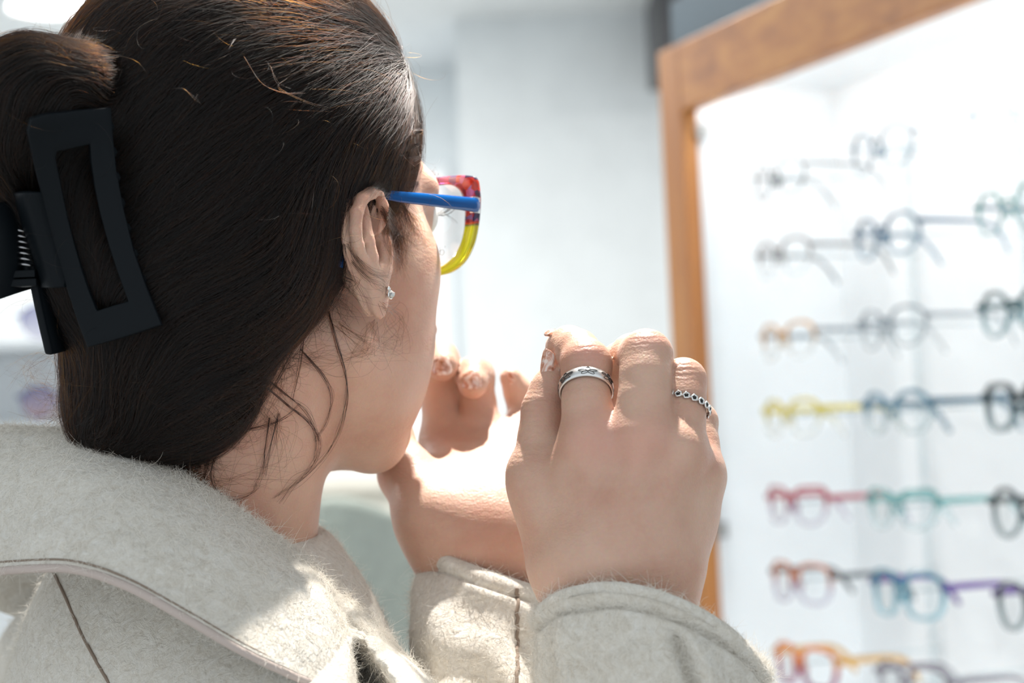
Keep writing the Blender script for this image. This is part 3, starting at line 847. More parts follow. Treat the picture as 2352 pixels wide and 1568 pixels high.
# ------------------------------------------------------------------ materials of the person
def skin_mat():
    m = mat('skin', (0.62, 0.38, 0.29), 0.46); nd, lk, b = nodes(m)
    n = noise(nd, lk, 28, 4, 0.55)
    r = ramp(nd, [(0.32, (0.585, 0.325, 0.235)), (0.5, (0.64, 0.40, 0.298)), (0.7, (0.685, 0.455, 0.345))])
    lk.new(n.outputs[0], r.inputs[0])
    n3 = noise(nd, lk, 600, 2)
    mx = nd.new('ShaderNodeMixRGB'); mx.blend_type = 'MULTIPLY'; mx.inputs[0].default_value = 0.14
    lk.new(r.outputs[0], mx.inputs[1]); lk.new(n3.outputs[1], mx.inputs[2]); lk.new(mx.outputs[0], b.inputs['Base Color'])
    v = nd.new('ShaderNodeTexVoronoi'); v.inputs['Scale'].default_value = 900
    t = nd.new('ShaderNodeTexCoord'); lk.new(t.outputs['Object'], v.inputs['Vector'])
    q = bump(nd, lk, b, v.outputs[0], 0.22, 0.0005)
    n2 = noise(nd, lk, 170, 4, 0.6, stretch=(1, 1, 3.0)); bump(nd, lk, b, n2.outputs[0], 0.26, 0.0014, q)
    # creases that belong to single joints, and two moles
    t = nd.new('ShaderNodeTexCoord'); org = W(np.array([-0.13, 0.88, -0.4])) * (1, 1, 0)
    acc = None
    def near_mask(p, r0, r1):
        d = nd.new('ShaderNodeVectorMath'); d.operation = 'DISTANCE'; d.inputs[1].default_value = (W(p / 1000) - org).tolist(); lk.new(t.outputs['Object'], d.inputs[0])
        mr = nd.new('ShaderNodeMapRange'); mr.inputs['From Min'].default_value = r0; mr.inputs['From Max'].default_value = r1; mr.inputs['To Min'].default_value = 1; mr.inputs['To Max'].default_value = 0
        mr.interpolation_type = 'SMOOTHSTEP'; lk.new(d.outputs['Value'], mr.inputs[0]); return mr.outputs[0]
    wv = nd.new('ShaderNodeTexWave'); wv.bands_direction = 'Z'; wv.inputs['Scale'].default_value = 130; wv.inputs['Distortion'].default_value = 3.5; wv.inputs['Detail'].default_value = 3; wv.inputs['Detail Scale'].default_value = 2.5
    lk.new(t.outputs['Object'], wv.inputs['Vector'])
    for p, r1 in ((VM(1352, 815, 778), .011), (VM(1486, 775, 775), .011), (VM(1572, 850, 780), .010), (VM(1225, 935, 792), .012), (VM(1215, 1060, 785), .010)):
        mk = near_mask(p, 0.002, r1)
        mu = nd.new('ShaderNodeMath'); mu.operation = 'MULTIPLY'; lk.new(mk, mu.inputs[0]); lk.new(wv.outputs[1], mu.inputs[1])
        if acc is None: acc = mu.outputs[0]
        else:
            ad = nd.new('ShaderNodeMath'); ad.operation = 'ADD'; lk.new(acc, ad.inputs[0]); lk.new(mu.outputs[0], ad.inputs[1]); acc = ad.outputs[0]
    last = [q for q in nd if q.type == 'BUMP'][-1]
    bump(nd, lk, b, acc, 0.22, 0.0010, last)
    colr = mx.outputs[0]
    for p, r0, r1, cc in ((VM(1265, 1215, 775), .0004, .0009, (0.12, 0.05, 0.03)), (VM(895, 576, 822), .0010, .0024, (0.48, 0.20, 0.14)),
                          (VM(1378, 1010, 765), .004, .022, (0.66, 0.30, 0.24)), (VM(1480, 1020, 755), .004, .02, (0.66, 0.32, 0.25)), (VM(1352, 812, 778), .002, .012, (0.66, 0.31, 0.25)), (VM(1490, 770, 775), .002, .012, (0.68, 0.33, 0.27))):
        m2 = nd.new('ShaderNodeMixRGB'); m2.inputs[2].default_value = (*cc, 1); mk = near_mask(p, r0, r1)
        sc = nd.new('ShaderNodeMath'); sc.operation = 'MULTIPLY'; sc.inputs[1].default_value = 1.0 if r1 < .003 else 0.42; lk.new(mk, sc.inputs[0]); lk.new(sc.outputs[0], m2.inputs[0])
        lk.new(colr, m2.inputs[1]); colr = m2.outputs[0]
    lk.new(colr, b.inputs['Base Color'])
    b.inputs['Subsurface Weight'].default_value = 0.38
    b.inputs['Subsurface Radius'].default_value = (1.0, 0.32, 0.16)
    b.inputs['Subsurface Scale'].default_value = 0.0045
    b.inputs['Specular IOR Level'].default_value = 0.4
    return m
M['skin'] = skin_mat()

def wool_mat(name, a, b_, c):
    m = mat(name, b_, 0.95); nd, lk, b = nodes(m)
    n = noise(nd, lk, 200, 5, 0.65, dist=1.2)
    r = ramp(nd, [(0.30, a), (0.5, b_), (0.68, c)])
    lk.new(n.outputs[0], r.inputs[0]); lk.new(r.outputs[0], b.inputs['Base Color'])
    n2 = noise(nd, lk, 420, 5, 0.7, dist=2.0); q = bump(nd, lk, b, n2.outputs[0], 0.55, 0.002)
    n3 = noise(nd, lk, 130, 4, 0.6, dist=1.0); bump(nd, lk, b, n3.outputs[0], 0.5, 0.004, q)
    b.inputs['Sheen Weight'].default_value = 0.35; b.inputs['Sheen Roughness'].default_value = 0.5
    b.inputs['Specular IOR Level'].default_value = 0.1
    return m
M['wool'] = wool_mat('boiled_wool', (0.66, 0.60, 0.51), (0.765, 0.72, 0.64), (0.82, 0.785, 0.72))
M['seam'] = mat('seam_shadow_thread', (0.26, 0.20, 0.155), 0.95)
M['binding'] = mat('mauve_binding', (0.50, 0.42, 0.38), 0.95)

# ------------------------------------------------------------------ person root and body mesh
PR = empty('person', W(np.array([-0.13, 0.88, -0.4])) * (1, 1, 0), 'person with dark clipped-up hair in a cream wool coat adjusting bright eyeglasses', 'person')
bo = mesh_obj('body', W(bv_ / 1000), bf_, M['skin'], PR)

# ------------------------------------------------------------------ coat
def loft(rows, nu, nv, closed_u=False):
    """rows of control points -> smooth grid; returns (nv, nu, 3)"""
    R = np.stack([crom(r, nu, closed_u) for r in rows])
    return crom(R.reshape(len(rows), -1), nv).reshape(nv, nu, 3)
def grid_faces(nv, nu, closed_u=False):
    f = []
    for i in range(nv - 1):
        for j in range(nu if closed_u else nu - 1):
            k = (j + 1) % nu
            f.append((i * nu + j, i * nu + k, (i + 1) * nu + k, (i + 1) * nu + j))
    return f
def sheet(name, g, mtl, parent, closed_u=False, thick=0.004, off=-1.0):
    nv, nu = g.shape[:2]
    o = mesh_obj(name, W(g.reshape(-1, 3) / 1000), grid_faces(nv, nu, closed_u), mtl, parent)
    fix_normals(o)
    s = o.modifiers.new('cloth', 'SOLIDIFY'); s.thickness = thick; s.offset = off; s.use_even_offset = False
    bv = o.modifiers.new('edge', 'BEVEL'); bv.width = thick * 0.45; bv.segments = 3; bv.limit_method = 'ANGLE'; bv.angle_limit = math.radians(50)
    return o
def wob(p, amp, freq, seed):
    """smooth pseudo-noise displacement (mm) for cloth"""
    r = np.random.default_rng(seed); out = np.zeros(p.shape[:-1])
    for i in range(6):
        k = r.normal(size=3) * freq * (1 + 0.4 * i); out += np.sin(p @ k + r.uniform(0, 6.28)) / (1 + 0.5 * i)
    return out * amp

cg = Group(40)
cg.cone(N0 + (0, 0, -30), SR + (0, 0, 0), 80, 60, k=30).cone(N0 + (0, 0, -30), SL, 80, 60, k=30)
cg.ell(N0 + (-6, -6, -215), (118, 165, 195), np.stack([FT, RT, [0, 0, 1]]), k=60)
cg.cone(SR, elbR, 60, 58, k=30).cone(SL, elbL, 60, 55, k=30)
cg.cone(elbR, elbR * 0.55 + wristR[1] * 0.45, 58, 52, k=20).cone(elbL, elbL * 0.55 + lcar[1] * 0.45, 55, 44, k=20)
cg.cone(N0 + (0, 0, -420), N0 + (0, 0, -640), 150, 165, k=60)
cg.cone(H(-31, 0, -60), NB + (0, 0, 48), 60, 60, op='s', k=6)
for (x0, y0), (x1, y1), ra, rb in (((812, 1440), (828, 1495), 3, 6), ((828, 1495), (852, 1556), 6, 8), ((852, 1556), (885, 1630), 8, 9)):      # dark gap between collar and lapel
    for dd in range(700, 830, 8): cg.cone(VM(x0, y0, dd), VM(x1, y1, dd), ra * 0.9, rb * 0.9, op='s', k=1.5)
def f_coat(p, c=None, rad=None):
    return cg.eval(p, c, rad, 60) + wob(p, 1.1, 0.022, 5)
cv_, cf_ = polygonise(f_coat, (-420, 560, -760), (200, 1130, -60), 4.0, 12)
print('coat', len(cv_), len(cf_))
coat = mesh_obj('coat', W(cv_ / 1000), cf_, M['wool'], PR)
tag(coat, 'cream boiled-wool coat')

def px_rows(rows): return [[VM(*q) for q in r] for r in rows]
fold = [(-220, 1100, 900), (-60, 1008, 850), (90, 1000, 824), (190, 1013, 810), (300, 1045, 802), (420, 1105, 798), (540, 1185, 797), (650, 1262, 802), (720, 1314, 810), (775, 1385, 818)]
outl = [(-220, 1385, 815), (-60, 1322, 771), (90, 1304, 749), (190, 1310, 739), (300, 1348, 731), (420, 1414, 727), (540, 1484, 729), (640, 1534, 735), (720, 1566, 744), (790, 1572, 759)]
mid1 = [((a[0] * .7 + b[0] * .3), (a[1] * .72 + b[1] * .28) - 4, (a[2] * .70 + b[2] * .30) - 13) for a, b in zip(fold, outl)]
mid2 = [((a[0] * .35 + b[0] * .65), (a[1] * .36 + b[1] * .64), (a[2] * .35 + b[2] * .65) - 9) for a, b in zip(fold, outl)]
inn0 = [(q[0] + 6, q[1] + 14, q[2] + 14) for q in fold]
inn1 = [(q[0] + 24, q[1] + 130, q[2] + 26) for q in fold]
for i, dd in ((8, (14, -8, 0)), (9, (6, 10, 0))):
    mid1[i] = tuple(np.add(mid1[i], dd)); mid2[i] = tuple(np.add(mid2[i], dd))
cgrid = loft(px_rows([inn1, inn0, fold, mid1, mid2, outl]), 120, 60)
cgrid = cgrid + (wob(cgrid, 0.5, 0.05, 9))[..., None] * np.array([0, -1, 0.4])
collar = sheet('collar', cgrid, M['wool'], coat, thick=0.0055, off=0.0)
tag(collar, 'wide turned-down wool collar')
# bound edge and the top-stitch line along it
lowc = crom([VM(*q) + (0, -1.5, 0) for q in outl], 120)
MB().tube(W(lowc / 1000), 0.0019, 10).build('collar_edge', M['binding'], coat)
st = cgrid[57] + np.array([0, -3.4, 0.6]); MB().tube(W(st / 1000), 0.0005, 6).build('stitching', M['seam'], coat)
# far side of the collar, round the front of the neck
fcol = [[(-220, 1100, 900), (0, 1190, 968), (300, 1290, 990), (560, 1300, 950), (690, 1308, 890), (748, 1340, 838)],
        [(-220, 1180, 905), (0, 1260, 985), (300, 1370, 1010), (570, 1390, 965), (720, 1380, 900), (775, 1390, 838)],
        [(-220, 1300, 930), (0, 1400, 1010), (300, 1480, 1030), (580, 1500, 985), (730, 1480, 905), (800, 1470, 845)]]
sheet('collar', loft(px_rows(fcol), 50, 16), M['wool'], coat, thick=0.006, off=0.0)
# lapel running down the front edge
lap = [[(752, 1352, 822), (800, 1384, 820), (852, 1432, 818), (905, 1487, 816), (955, 1545, 815), (1010, 1620, 815), (1060, 1720, 815)],
       [(752, 1368, 812), (796, 1402, 808), (846, 1452, 805), (896, 1508, 803), (942, 1566, 802), (992, 1640, 802), (1040, 1740, 802)],
       [(760, 1385, 812), (800, 1425, 806), (838, 1476, 802), (874, 1530, 800), (912, 1590, 799), (960, 1660, 800), (1000, 1750, 800)],
       [(770, 1400, 830), (812, 1450, 828), (848, 1500, 826), (880, 1560, 825), (915, 1620, 825), (960, 1690, 825), (1000, 1770, 825)]]
lg = loft(px_rows(lap), 70, 18)
sheet('lapel', lg, M['wool'], coat, thick=0.005, off=0.0)
# yoke seam on the shoulder: a thread lying in the cloth
def on_coat(px, py):
    d = np.arange(640, 900, 1.0)
    pts = np.stack([VM(px, py, q) for q in d]); s = f_coat(pts)
    i = np.argmax(s < 0.3)
    return pts[i]
seam_px = crom([(120, 1308), (150, 1370), (185, 1450), (225, 1525), (262, 1590), (300, 1680)], 40)
sv = np.array([on_coat(*q) for q in seam_px])
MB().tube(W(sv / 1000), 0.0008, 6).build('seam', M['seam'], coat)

# ---- sleeves
def sleeve(name, rim, steps, nu, nv, crease=None, wobs=1.0, seed=3):
    """rim: closed list of (px,py,d); steps: list of (shift px, shift py, scale x, inward mm)"""
    rim = np.array(rim, float); c = rim.mean(0)
    rows = []
    for dx, dy, sx, inw, *dz in steps:
        q = rim.copy(); q[:, 0] = c[0] + (rim[:, 0] - c[0]) * sx + dx; q[:, 1] += dy
        q[:, 2] = c[2] + (rim[:, 2] - c[2]) * sx + (dz[0] if dz else 0)
        p = np.array([VM(*r) for r in q]); cc = p.mean(0)
        p = p + (cc - p) / np.linalg.norm(cc - p, axis=1)[:, None] * inw
        rows.append(p)
    g = loft(rows, nu, nv, True)
    if crease: g = crease(g)
    w = wob(g, wobs, 0.06, seed)[..., None]; cc = g.mean(1, keepdims=True)
    n = (g - cc); n /= np.linalg.norm(n, axis=-1, keepdims=True)
    fade = np.clip(np.linspace(-0.1, 1.5, nv), 0, 1)[:, None, None]
    g = g + n * w * fade
    return g, sheet(name, g, M['wool'], coat, True, 0.005, -1.0)
rimR = [(1230, 1402, 774), (1262, 1366, 754), (1322, 1344, 740), (1400, 1335, 732), (1490, 1348, 728), (1590, 1384, 730), (1690, 1446, 740), (1757, 1520, 766), (1735, 1505, 808), (1620, 1430, 832), (1480, 1400, 838), (1330, 1395, 824)]
def creaseR(g):
    px = g[..., 0] / g[..., 1] * FPX + CX; py = CY - g[..., 2] / g[..., 1] * FPX
    near = g[..., 1] < 800
    xl = np.interp(py, [1440, 1500, 1570, 1680], [1548, 1566, 1590, 1640])
    a = np.clip((py - 1440) / 40, 0, 1) * near
    d = (px - xl) / 17.0
    g = g.copy()
    g[..., 1] += a * (7 * np.exp(-d * d) - 4.5 * np.exp(-((px - xl - 42) / 30.0) ** 2))
    return g
stepsR = [(0, 4, 0.965, 1.5), (0, 0, 0.99, 0.0), (2, 18, 1.0, -1.4), (3, 42, 1.0, -0.6), (4, 58, 1.0, 2.2), (5, 72, 1.005, -0.6), (8, 140, 1.01, -1.0), (14, 260, 1.03, 0), (20, 420, 1.06, 0)]
gR, slR = sleeve('sleeve', rimR, stepsR, 150, 130, creaseR, 0.9, 3)
rimL = [(972, 1256, 904), (1020, 1272, 881), (1090, 1297, 873), (1150, 1317, 870), (1210, 1337, 875), (1258, 1352, 894), (1262, 1338, 929), (1200, 1305, 956), (1110, 1282, 959), (1025, 1258, 946), (978, 1250, 926)]
stepsL = [(0, 4, 0.965, 1.5), (0, 0, 0.99, 0.0), (0, 14, 1.0, -1.2, -2), (-1, 32, 1.005, -0.5, -4), (-2, 44, 1.01, 1.8, -6), (-4, 56, 1.02, -0.6, -8), (-16, 130, 1.05, 0, -17), (-14, 200, 1.04, 0, -27), (-20, 300, 1.07, 0, -40), (-22, 420, 1.10, 0, -54)]
gL, slL = sleeve('sleeve', rimL, stepsL, 120, 100, None, 1.6, 8)
tag(slR, 'wide cream wool sleeve with stitched hem'); tag(slL, 'sunlit wool sleeve with stitched hem')
def col_near(g, px):                                   # the vertical seam of a sleeve
    out = []
    for row in g:
        x = row[:, 0] / row[:, 1] * FPX + CX; ok = row[:, 1] < np.median(row[:, 1])
        j = np.argmin(np.abs(x - px) + (~ok) * 1e4); out.append(row[j] + np.array([0, -0.4, 0]))
    return np.array(out)
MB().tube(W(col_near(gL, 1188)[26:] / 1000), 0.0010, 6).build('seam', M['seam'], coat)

# ---- wool fuzz as short fibres standing on the cloth
def surf_samples(o, n, keep=None, seed=1):
    dg = bpy.context.evaluated_depsgraph_get(); ev = o.evaluated_get(dg); me = ev.to_mesh()
    me.calc_loop_triangles()
    vv = np.empty(len(me.vertices) * 3); me.vertices.foreach_get('co', vv); vv = vv.reshape(-1, 3)
    tt = np.empty(len(me.loop_triangles) * 3, int); me.loop_triangles.foreach_get('vertices', tt); tt = tt.reshape(-1, 3)
    ev.to_mesh_clear()
    vv = vv + ORG[o.name]
    a, b, c = vv[tt[:, 0]], vv[tt[:, 1]], vv[tt[:, 2]]
    nn = np.cross(b - a, c - a); ar = np.linalg.norm(nn, axis=1); nn /= ar[:, None] + 1e-12
    if keep is not None:
        ar = ar * keep((a + b + c) / 3, nn)
    r = np.random.default_rng(seed)
    i = r.choice(len(tt), n, p=ar / ar.sum())
    u, w = r.random(n), r.random(n); m = u + w > 1; u[m] = 1 - u[m]; w[m] = 1 - w[m]
    return a[i] + u[:, None] * (b[i] - a[i]) + w[:, None] * (c[i] - a[i]), nn[i]

def hair_obj(name, strands, radii, mtl, parent):
    """strands: list of (n,3) world arrays or one (N,n,3) array; radii: root radius per strand (metres)"""
    cu = bpy.data.hair_curves.new(name)
    if isinstance(strands, np.ndarray):
        sizes = [strands.shape[1]] * strands.shape[0]; pts = strands.reshape(-1, 3)
    else:
        sizes = [len(q) for q in strands]; pts = np.concatenate(strands)
    cu.add_curves(sizes)
    org = ORG[parent.name]
    cu.attributes['position'].data.foreach_set('vector', (pts - org).astype(np.float32).ravel())
    ra = cu.attributes.new('radius', 'FLOAT', 'POINT') if 'radius' not in cu.attributes else cu.attributes['radius']
    rad = np.concatenate([np.linspace(1, 0.35, s) * r for s, r in zip(sizes, np.broadcast_to(radii, len(sizes)))])
    ra.data.foreach_set('value', rad.astype(np.float32))
    o = bpy.data.objects.new(name, cu); COL.objects.link(o); o.parent = parent
    ORG[o.name] = org
    cu.materials.append(mtl)
    o['kind'] = 'stuff'
    return o

M['fuzz'] = mat('wool_fibre', (0.82, 0.775, 0.70), 0.9)
def facing(p, n):
    v = VW(p); px = v[:, 0] / v[:, 1] * FPX + CX; py = CY - v[:, 2] / v[:, 1] * FPX
    inb = (px > -120) & (px < 2450) & (py < 1700) & (py > 850)
    vd = (p - CAM_POS); vd /= np.linalg.norm(vd, axis=1)[:, None]
    f = -(vd * n).sum(1)
    return inb * np.where(f > 0.35, 0.55, np.where(f > -0.25, 1.6, 0.05))
def fuzz(o, n, length, seed, parent):
    p, nn = surf_samples(o, n, facing, seed)
    r = np.random.default_rng(seed)
    k = 6
    d = r.normal(size=(n, 3)); d -= (d * nn).sum(1)[:, None] * nn; d /= np.linalg.norm(d, axis=1)[:, None]
    L = length * r.lognormal(0, 0.45, n)[:, None]
    curl = r.normal(size=(n, 3)) * 0.5
    S = [p - nn * 0.0004]
    cur = p.copy(); dirv = nn * r.uniform(0.15, 0.8, (n, 1)) + d
    dirv /= np.linalg.norm(dirv, axis=1)[:, None]
    for i in range(1, k):
        dirv = dirv + curl * 0.35 - nn * 0.10; dirv /= np.linalg.norm(dirv, axis=1)[:, None]
        cur = cur + dirv * L / (k - 1); S.append(cur)
    return hair_obj('wool_fuzz', np.stack(S, 1), 0.00007, M['fuzz'], parent)
fuzz(collar, 26000, 0.0042, 11, coat); fuzz(coat, 15000, 0.004, 12, coat); fuzz(slR, 22000, 0.0045, 13, coat); fuzz(slL, 12000, 0.0042, 14, coat)
fuzz([q for q in coat.children if q.name.startswith('lapel')][0], 8000, 0.005, 15, coat)
# ------------------------------------------------------------------ hair
hg = Group(10)
hg.ell(H(-24, 0, 62), (97, 77, 86), HAX)
hg.ell(H(20, 2, 88), (32, 48, 40), HAX, k=16)                                   # lift over the forehead
hg.ell(H(-52, 6, 0), (58, 62, 62), HAX, k=22)                                   # back of the head
hg.ell(H(-72, 2, -44), (38, 44, 46), HAX, k=22)                                 # gathered nape hair
hg.ell(H(99, 0, -14), (62, 130, 99), HAX, op='s', k=8)                          # face
hg.ell(H(20, 82, -42), (36, 44, 64), HAX, op='s', k=8)                          # right ear and cheek
hg.ell(H(20, -82, -42), (36, 44, 64), HAX, op='s', k=8)
hg.cone(H(24, 30, -78), H(-10, 62, -150), 74, 86, op='s', k=10)
hg.cone(VM(355, 700, 803), VM(290, 920, 806), 43, 27, k=16)                     # bundle under the clip
hg.cone(VM(285, 920, 806), VM(240, 975, 812), 25, 10, k=12)
hg0 = Group(10); hg0.p = list(hg.p)                                              # the same without the bun
bun = [VM(260, 275, 775), VM(170, 220, 756), VM(75, 222, 752), VM(40, 300, 758), VM(95, 420, 770), VM(185, 560, 778), VM(262, 700, 788)]
hg.chain(bun, [18, 20, 24, 25, 20, 21, 22], k=8)
hg.cone(VM(175, 340, 776), VM(240, 620, 784), 22, 25, k=12)
nq = H(-72, 14, -62); hg.chain([nq, VM(420, 985, 838), VM(372, 1060, 838)], [26, 20, 12], k=16)      # down to the nape
def f_hair(p, c=None, rad=None): return hg.eval(p, c, rad, 40)
hv_, hf_ = polygonise(f_hair, (-340, 680, -110), (40, 1010, 225), 3.0)
print('hair cap', len(hv_))

def hair_shader(name, mel, red, rough=0.34):
    m = bpy.data.materials.new(name); m.use_nodes = True
    nd, lk = m.node_tree.nodes, m.node_tree.links
    nd.remove(nd['Principled BSDF'])
    h = nd.new('ShaderNodeBsdfHairPrincipled'); h.parametrization = 'MELANIN'
    h.inputs['Melanin'].default_value = mel; h.inputs['Melanin Redness'].default_value = red
    h.inputs['Roughness'].default_value = rough; h.inputs['Radial Roughness'].default_value = 0.4
    h.inputs['Random Color'].default_value = 0.3; h.inputs['IOR'].default_value = 1.43
    lk.new(h.outputs[0], nd['Material Output'].inputs[0])
    return m
M['hair'] = hair_shader('brown_hair', 0.97, 0.45)
M['hair_fine'] = hair_shader('brown_hair_fine', 0.80, 0.45)
hb = mat('hair_mass', (0.008, 0.0055, 0.004), 0.8); nd, lk, b = nodes(hb)
n = noise(nd, lk, 40, 4, 0.6); bump(nd, lk, b, n.outputs[0], 0.5, 0.003)
b.inputs['Specular IOR Level'].default_value = 0.02
hair = mesh_obj('hair', W(hv_ / 1000), hf_, hb, PR)
tag(hair, 'dark brown hair twisted up')

# image-space combing directions, root to tip: (px, py, dx, dy)
FLOW = np.array([
 (960, 320, -1.0, .30), (940, 240, -1, .30), (930, 400, -.95, .30), (880, 170, -1, .38), (900, 300, -1, .35), (800, 90, -1, .42), (700, 40, -1, .38), (700, 130, -1, .50),
 (600, 20, -1, .35), (600, 120, -1, .55), (500, 60, -1, .6), (400, 80, -.8, .65), (300, 60, -.7, .75), (220, 60, -.55, .83), (200, 150, -.45, .9), (300, 250, -.55, .8),
 (450, 250, -.75, .65), (800, 230, -1, .5), (700, 330, -.8, .62), (600, 420, -.75, .66), (500, 500, -.75, .66), (420, 420, -.7, .65), (400, 620, -.8, .6), (500, 640, -.85, .5), (820, 360, -.6, .8), (780, 450, -.35, .94), (760, 560, -.30, .95),
 (700, 520, -.55, .83), (700, 650, -.7, .7), (620, 680, -.9, .4), (640, 760, -.97, .2), (520, 800, -1, .05), (560, 880, -.95, -.1), (440, 900, -.8, .35), (420, 1000, -.7, .5), (330, 820, -.5, .86), (300, 920, -.35, .93), (220, 960, -.5, .8), (200, 860, -.25, .97),
 (880, 470, -.5, .8), (900, 540, -.3, .95), (940, 450, -.85, .5),
 (230, 220, -.8, -.55), (150, 130, -1, -.05), (60, 140, -.8, .6), (10, 250, -.3, .95), (-20, 400, .15, 1), (60, 420, .3, .95), (100, 600, .5, .85), (150, 760, .5, .85), (130, 250, -.5, .85)], float)
FLOW[:, 2:] /= np.linalg.norm(FLOW[:, 2:], axis=1)[:, None]
NBUN = 9                                                       # the last entries lie on the bun
def to_px(p): return np.stack([p[:, 0] / p[:, 1] * FPX + CX, CY - p[:, 2] / p[:, 1] * FPX], 1)
def front_depth(q, f, d0=700.0, d1=1000.0, miss=830.0):
    """first surface depth along the pixel rays q (N,2)"""
    r = np.stack([(q[:, 0] - CX) / FPX, np.ones(len(q)), (CY - q[:, 1]) / FPX], 1)
    d = np.full(len(q), d0); hit = np.zeros(len(q), bool)
    for _ in range(90):
        s = f(r * d[:, None]); hit |= s < 0.25; d = np.where(hit | (d > d1), d, d + np.maximum(s * 0.8, 0.25))
    return np.where(hit, d, miss)
FD = np.concatenate([front_depth(FLOW[:-NBUN, :2], lambda p: hg0.eval(p)), front_depth(FLOW[-NBUN:, :2], f_hair)])
def comb(p, nrm):
    q = to_px(p)
    d2 = ((q[:, None, :] - FLOW[None, :, :2]) ** 2).sum(-1) + ((p[:, 1:2] - FD[None, :]) * 4.0) ** 2
    w = 1 / (d2 + 900.0) ** 1.6
    v = (w[..., None] * FLOW[None, :, 2:]).sum(1) / w.sum(1)[:, None]
    t = np.stack([v[:, 0], np.zeros(len(p)), -v[:, 1]], 1)
    t -= (t * nrm).sum(1)[:, None] * nrm
    return t / (np.linalg.norm(t, axis=1)[:, None] + 1e-6)
def swirl(p, freq, seed):
    """coherent vector noise, so neighbouring strands bend together in locks"""
    r = np.random.default_rng(seed); out = np.zeros_like(p)
    for i in range(5):
        k = r.normal(size=(3, 3)) * freq * (1 + 0.7 * i); out += np.sin(p @ k + r.uniform(0, 6.28, 3)) / (1 + i)
    return out * 0.5
def grow(seeds, nsteps, step, off0, off1, jitter, seed):
    r = np.random.default_rng(seed); n = len(seeds)
    p = seeds.copy(); S = []
    lock = swirl(seeds, 0.16, seed + 5)
    rnd = r.normal(size=(n, 3)) * jitter
    offs = r.uniform(off0, off1, n)
    for i in range(nsteps):
        d = f_hair(p); g = np.stack([f_hair(p + 0.4 * q) - d for q in np.eye(3)], 1); g /= np.linalg.norm(g, axis=1)[:, None] + 1e-9
        p = p - g * (d - offs * (0.25 + 0.75 * math.sin(math.pi * min(1, i / (nsteps - 1)) ** 0.8)))[:, None]
        S.append(p.copy())
        t = comb(p, g) + lock * 0.16 + rnd * 0.5 + swirl(p, 0.045, seed) * 0.14
        p = p + t / np.linalg.norm(t, axis=1)[:, None] * step[:, None]
    return np.stack(S, 1)
def on_hair(n, seed, keep):
    p, nn = surf_samples(hair, n, keep, seed)
    return VW(p) * 1000
def seen(p, n):
    v = VW(p); q = to_px(v * 1000)
    vd = (p - CAM_POS); vd /= np.linalg.norm(vd, axis=1)[:, None]
    f = -(vd * n).sum(1)
    return np.where(f > -0.35, 1.0, 0.12) * np.where(q[:, 1] > -150, 1, 0.15) * np.where(f > 0.0, 1, 1.3)
NS = 29000
sd = on_hair(NS, 21, seen)
st = np.random.default_rng(3).uniform(3.2, 6.2, NS)
S = grow(sd, 15, st, 0.2, 2.6, 0.10, 31)
hair_obj('hair_strands', W(S / 1000), np.random.default_rng(4).uniform(0.00004, 0.00008, NS), M['hair'], hair)
# loose outer layer with more lift
NL = 7000
sd = on_hair(NL, 22, seen)
S = grow(sd, 14, np.random.default_rng(5).uniform(3, 6.5, NL), 1.5, 4.6, 0.42, 32)
hair_obj('hair_strands', W(S / 1000), np.random.default_rng(6).uniform(0.00003, 0.00006, NL), M['hair'], hair)
# fly-aways
NF = 650
sd = on_hair(NF, 23, seen); g = grad(f_hair, sd); r = np.random.default_rng(9)
t = comb(sd, g) * r.choice([-1, 1, 1], NF)[:, None]; cur = sd.copy(); FA = [cur.copy()]
dv = t + g * r.uniform(0.1, 0.9, (NF, 1)); ax = r.normal(size=(NF, 3)) * 0.22; L = r.uniform(1.2, 4.2, (NF, 1))
for i in range(12):
    dv = dv + np.cross(ax, dv) * 0.8 - g * 0.05; dv /= np.linalg.norm(dv, axis=1)[:, None]; cur = cur + dv * L; FA.append(cur.copy())
hair_obj('flyaway_strands', W(np.stack(FA, 1) / 1000), r.uniform(0.00003, 0.00005, NF), M['hair_fine'], hair)

# wisps drawn over neck, cheek and temple: pixel paths laid just over the surface in front of the camera
def f_headonly(p): return np.minimum(np.minimum(body.eval(p), earg.eval(p)), hg.eval(p))
def wisps(paths, per, spread, seed, lift=(0.6, 4.0), npt=20, rad=(0.00003, 0.00006), name='loose_wisps', mtl='hair_fine'):
    r = np.random.default_rng(seed); Q = []
    for path in paths:
        base = np.array(path, float)
        for k in range(per):
            j = base + r.normal(size=base.shape) * spread * np.linspace(0.35, 1.25, len(base))[:, None]
            Q.append(crom(j, npt))
    Q = np.array(Q)
    d = front_depth(Q.reshape(-1, 2), f_headonly).reshape(Q.shape[:2])
    for _ in range(3): d[:, 1:-1] = np.minimum(d[:, 1:-1], (d[:, :-2] + d[:, 2:]) / 2 + 0.5)
    lf = r.uniform(*lift, (len(Q), 1)) * np.sin(np.linspace(0.5, 2.6, npt))[None, :]
    d = d - lf
    P3 = np.stack([(Q[..., 0] - CX) / FPX * d, d, (CY - Q[..., 1]) / FPX * d], -1)
    return hair_obj(name, W(P3 / 1000), r.uniform(*rad, len(Q)), M[mtl], hair)
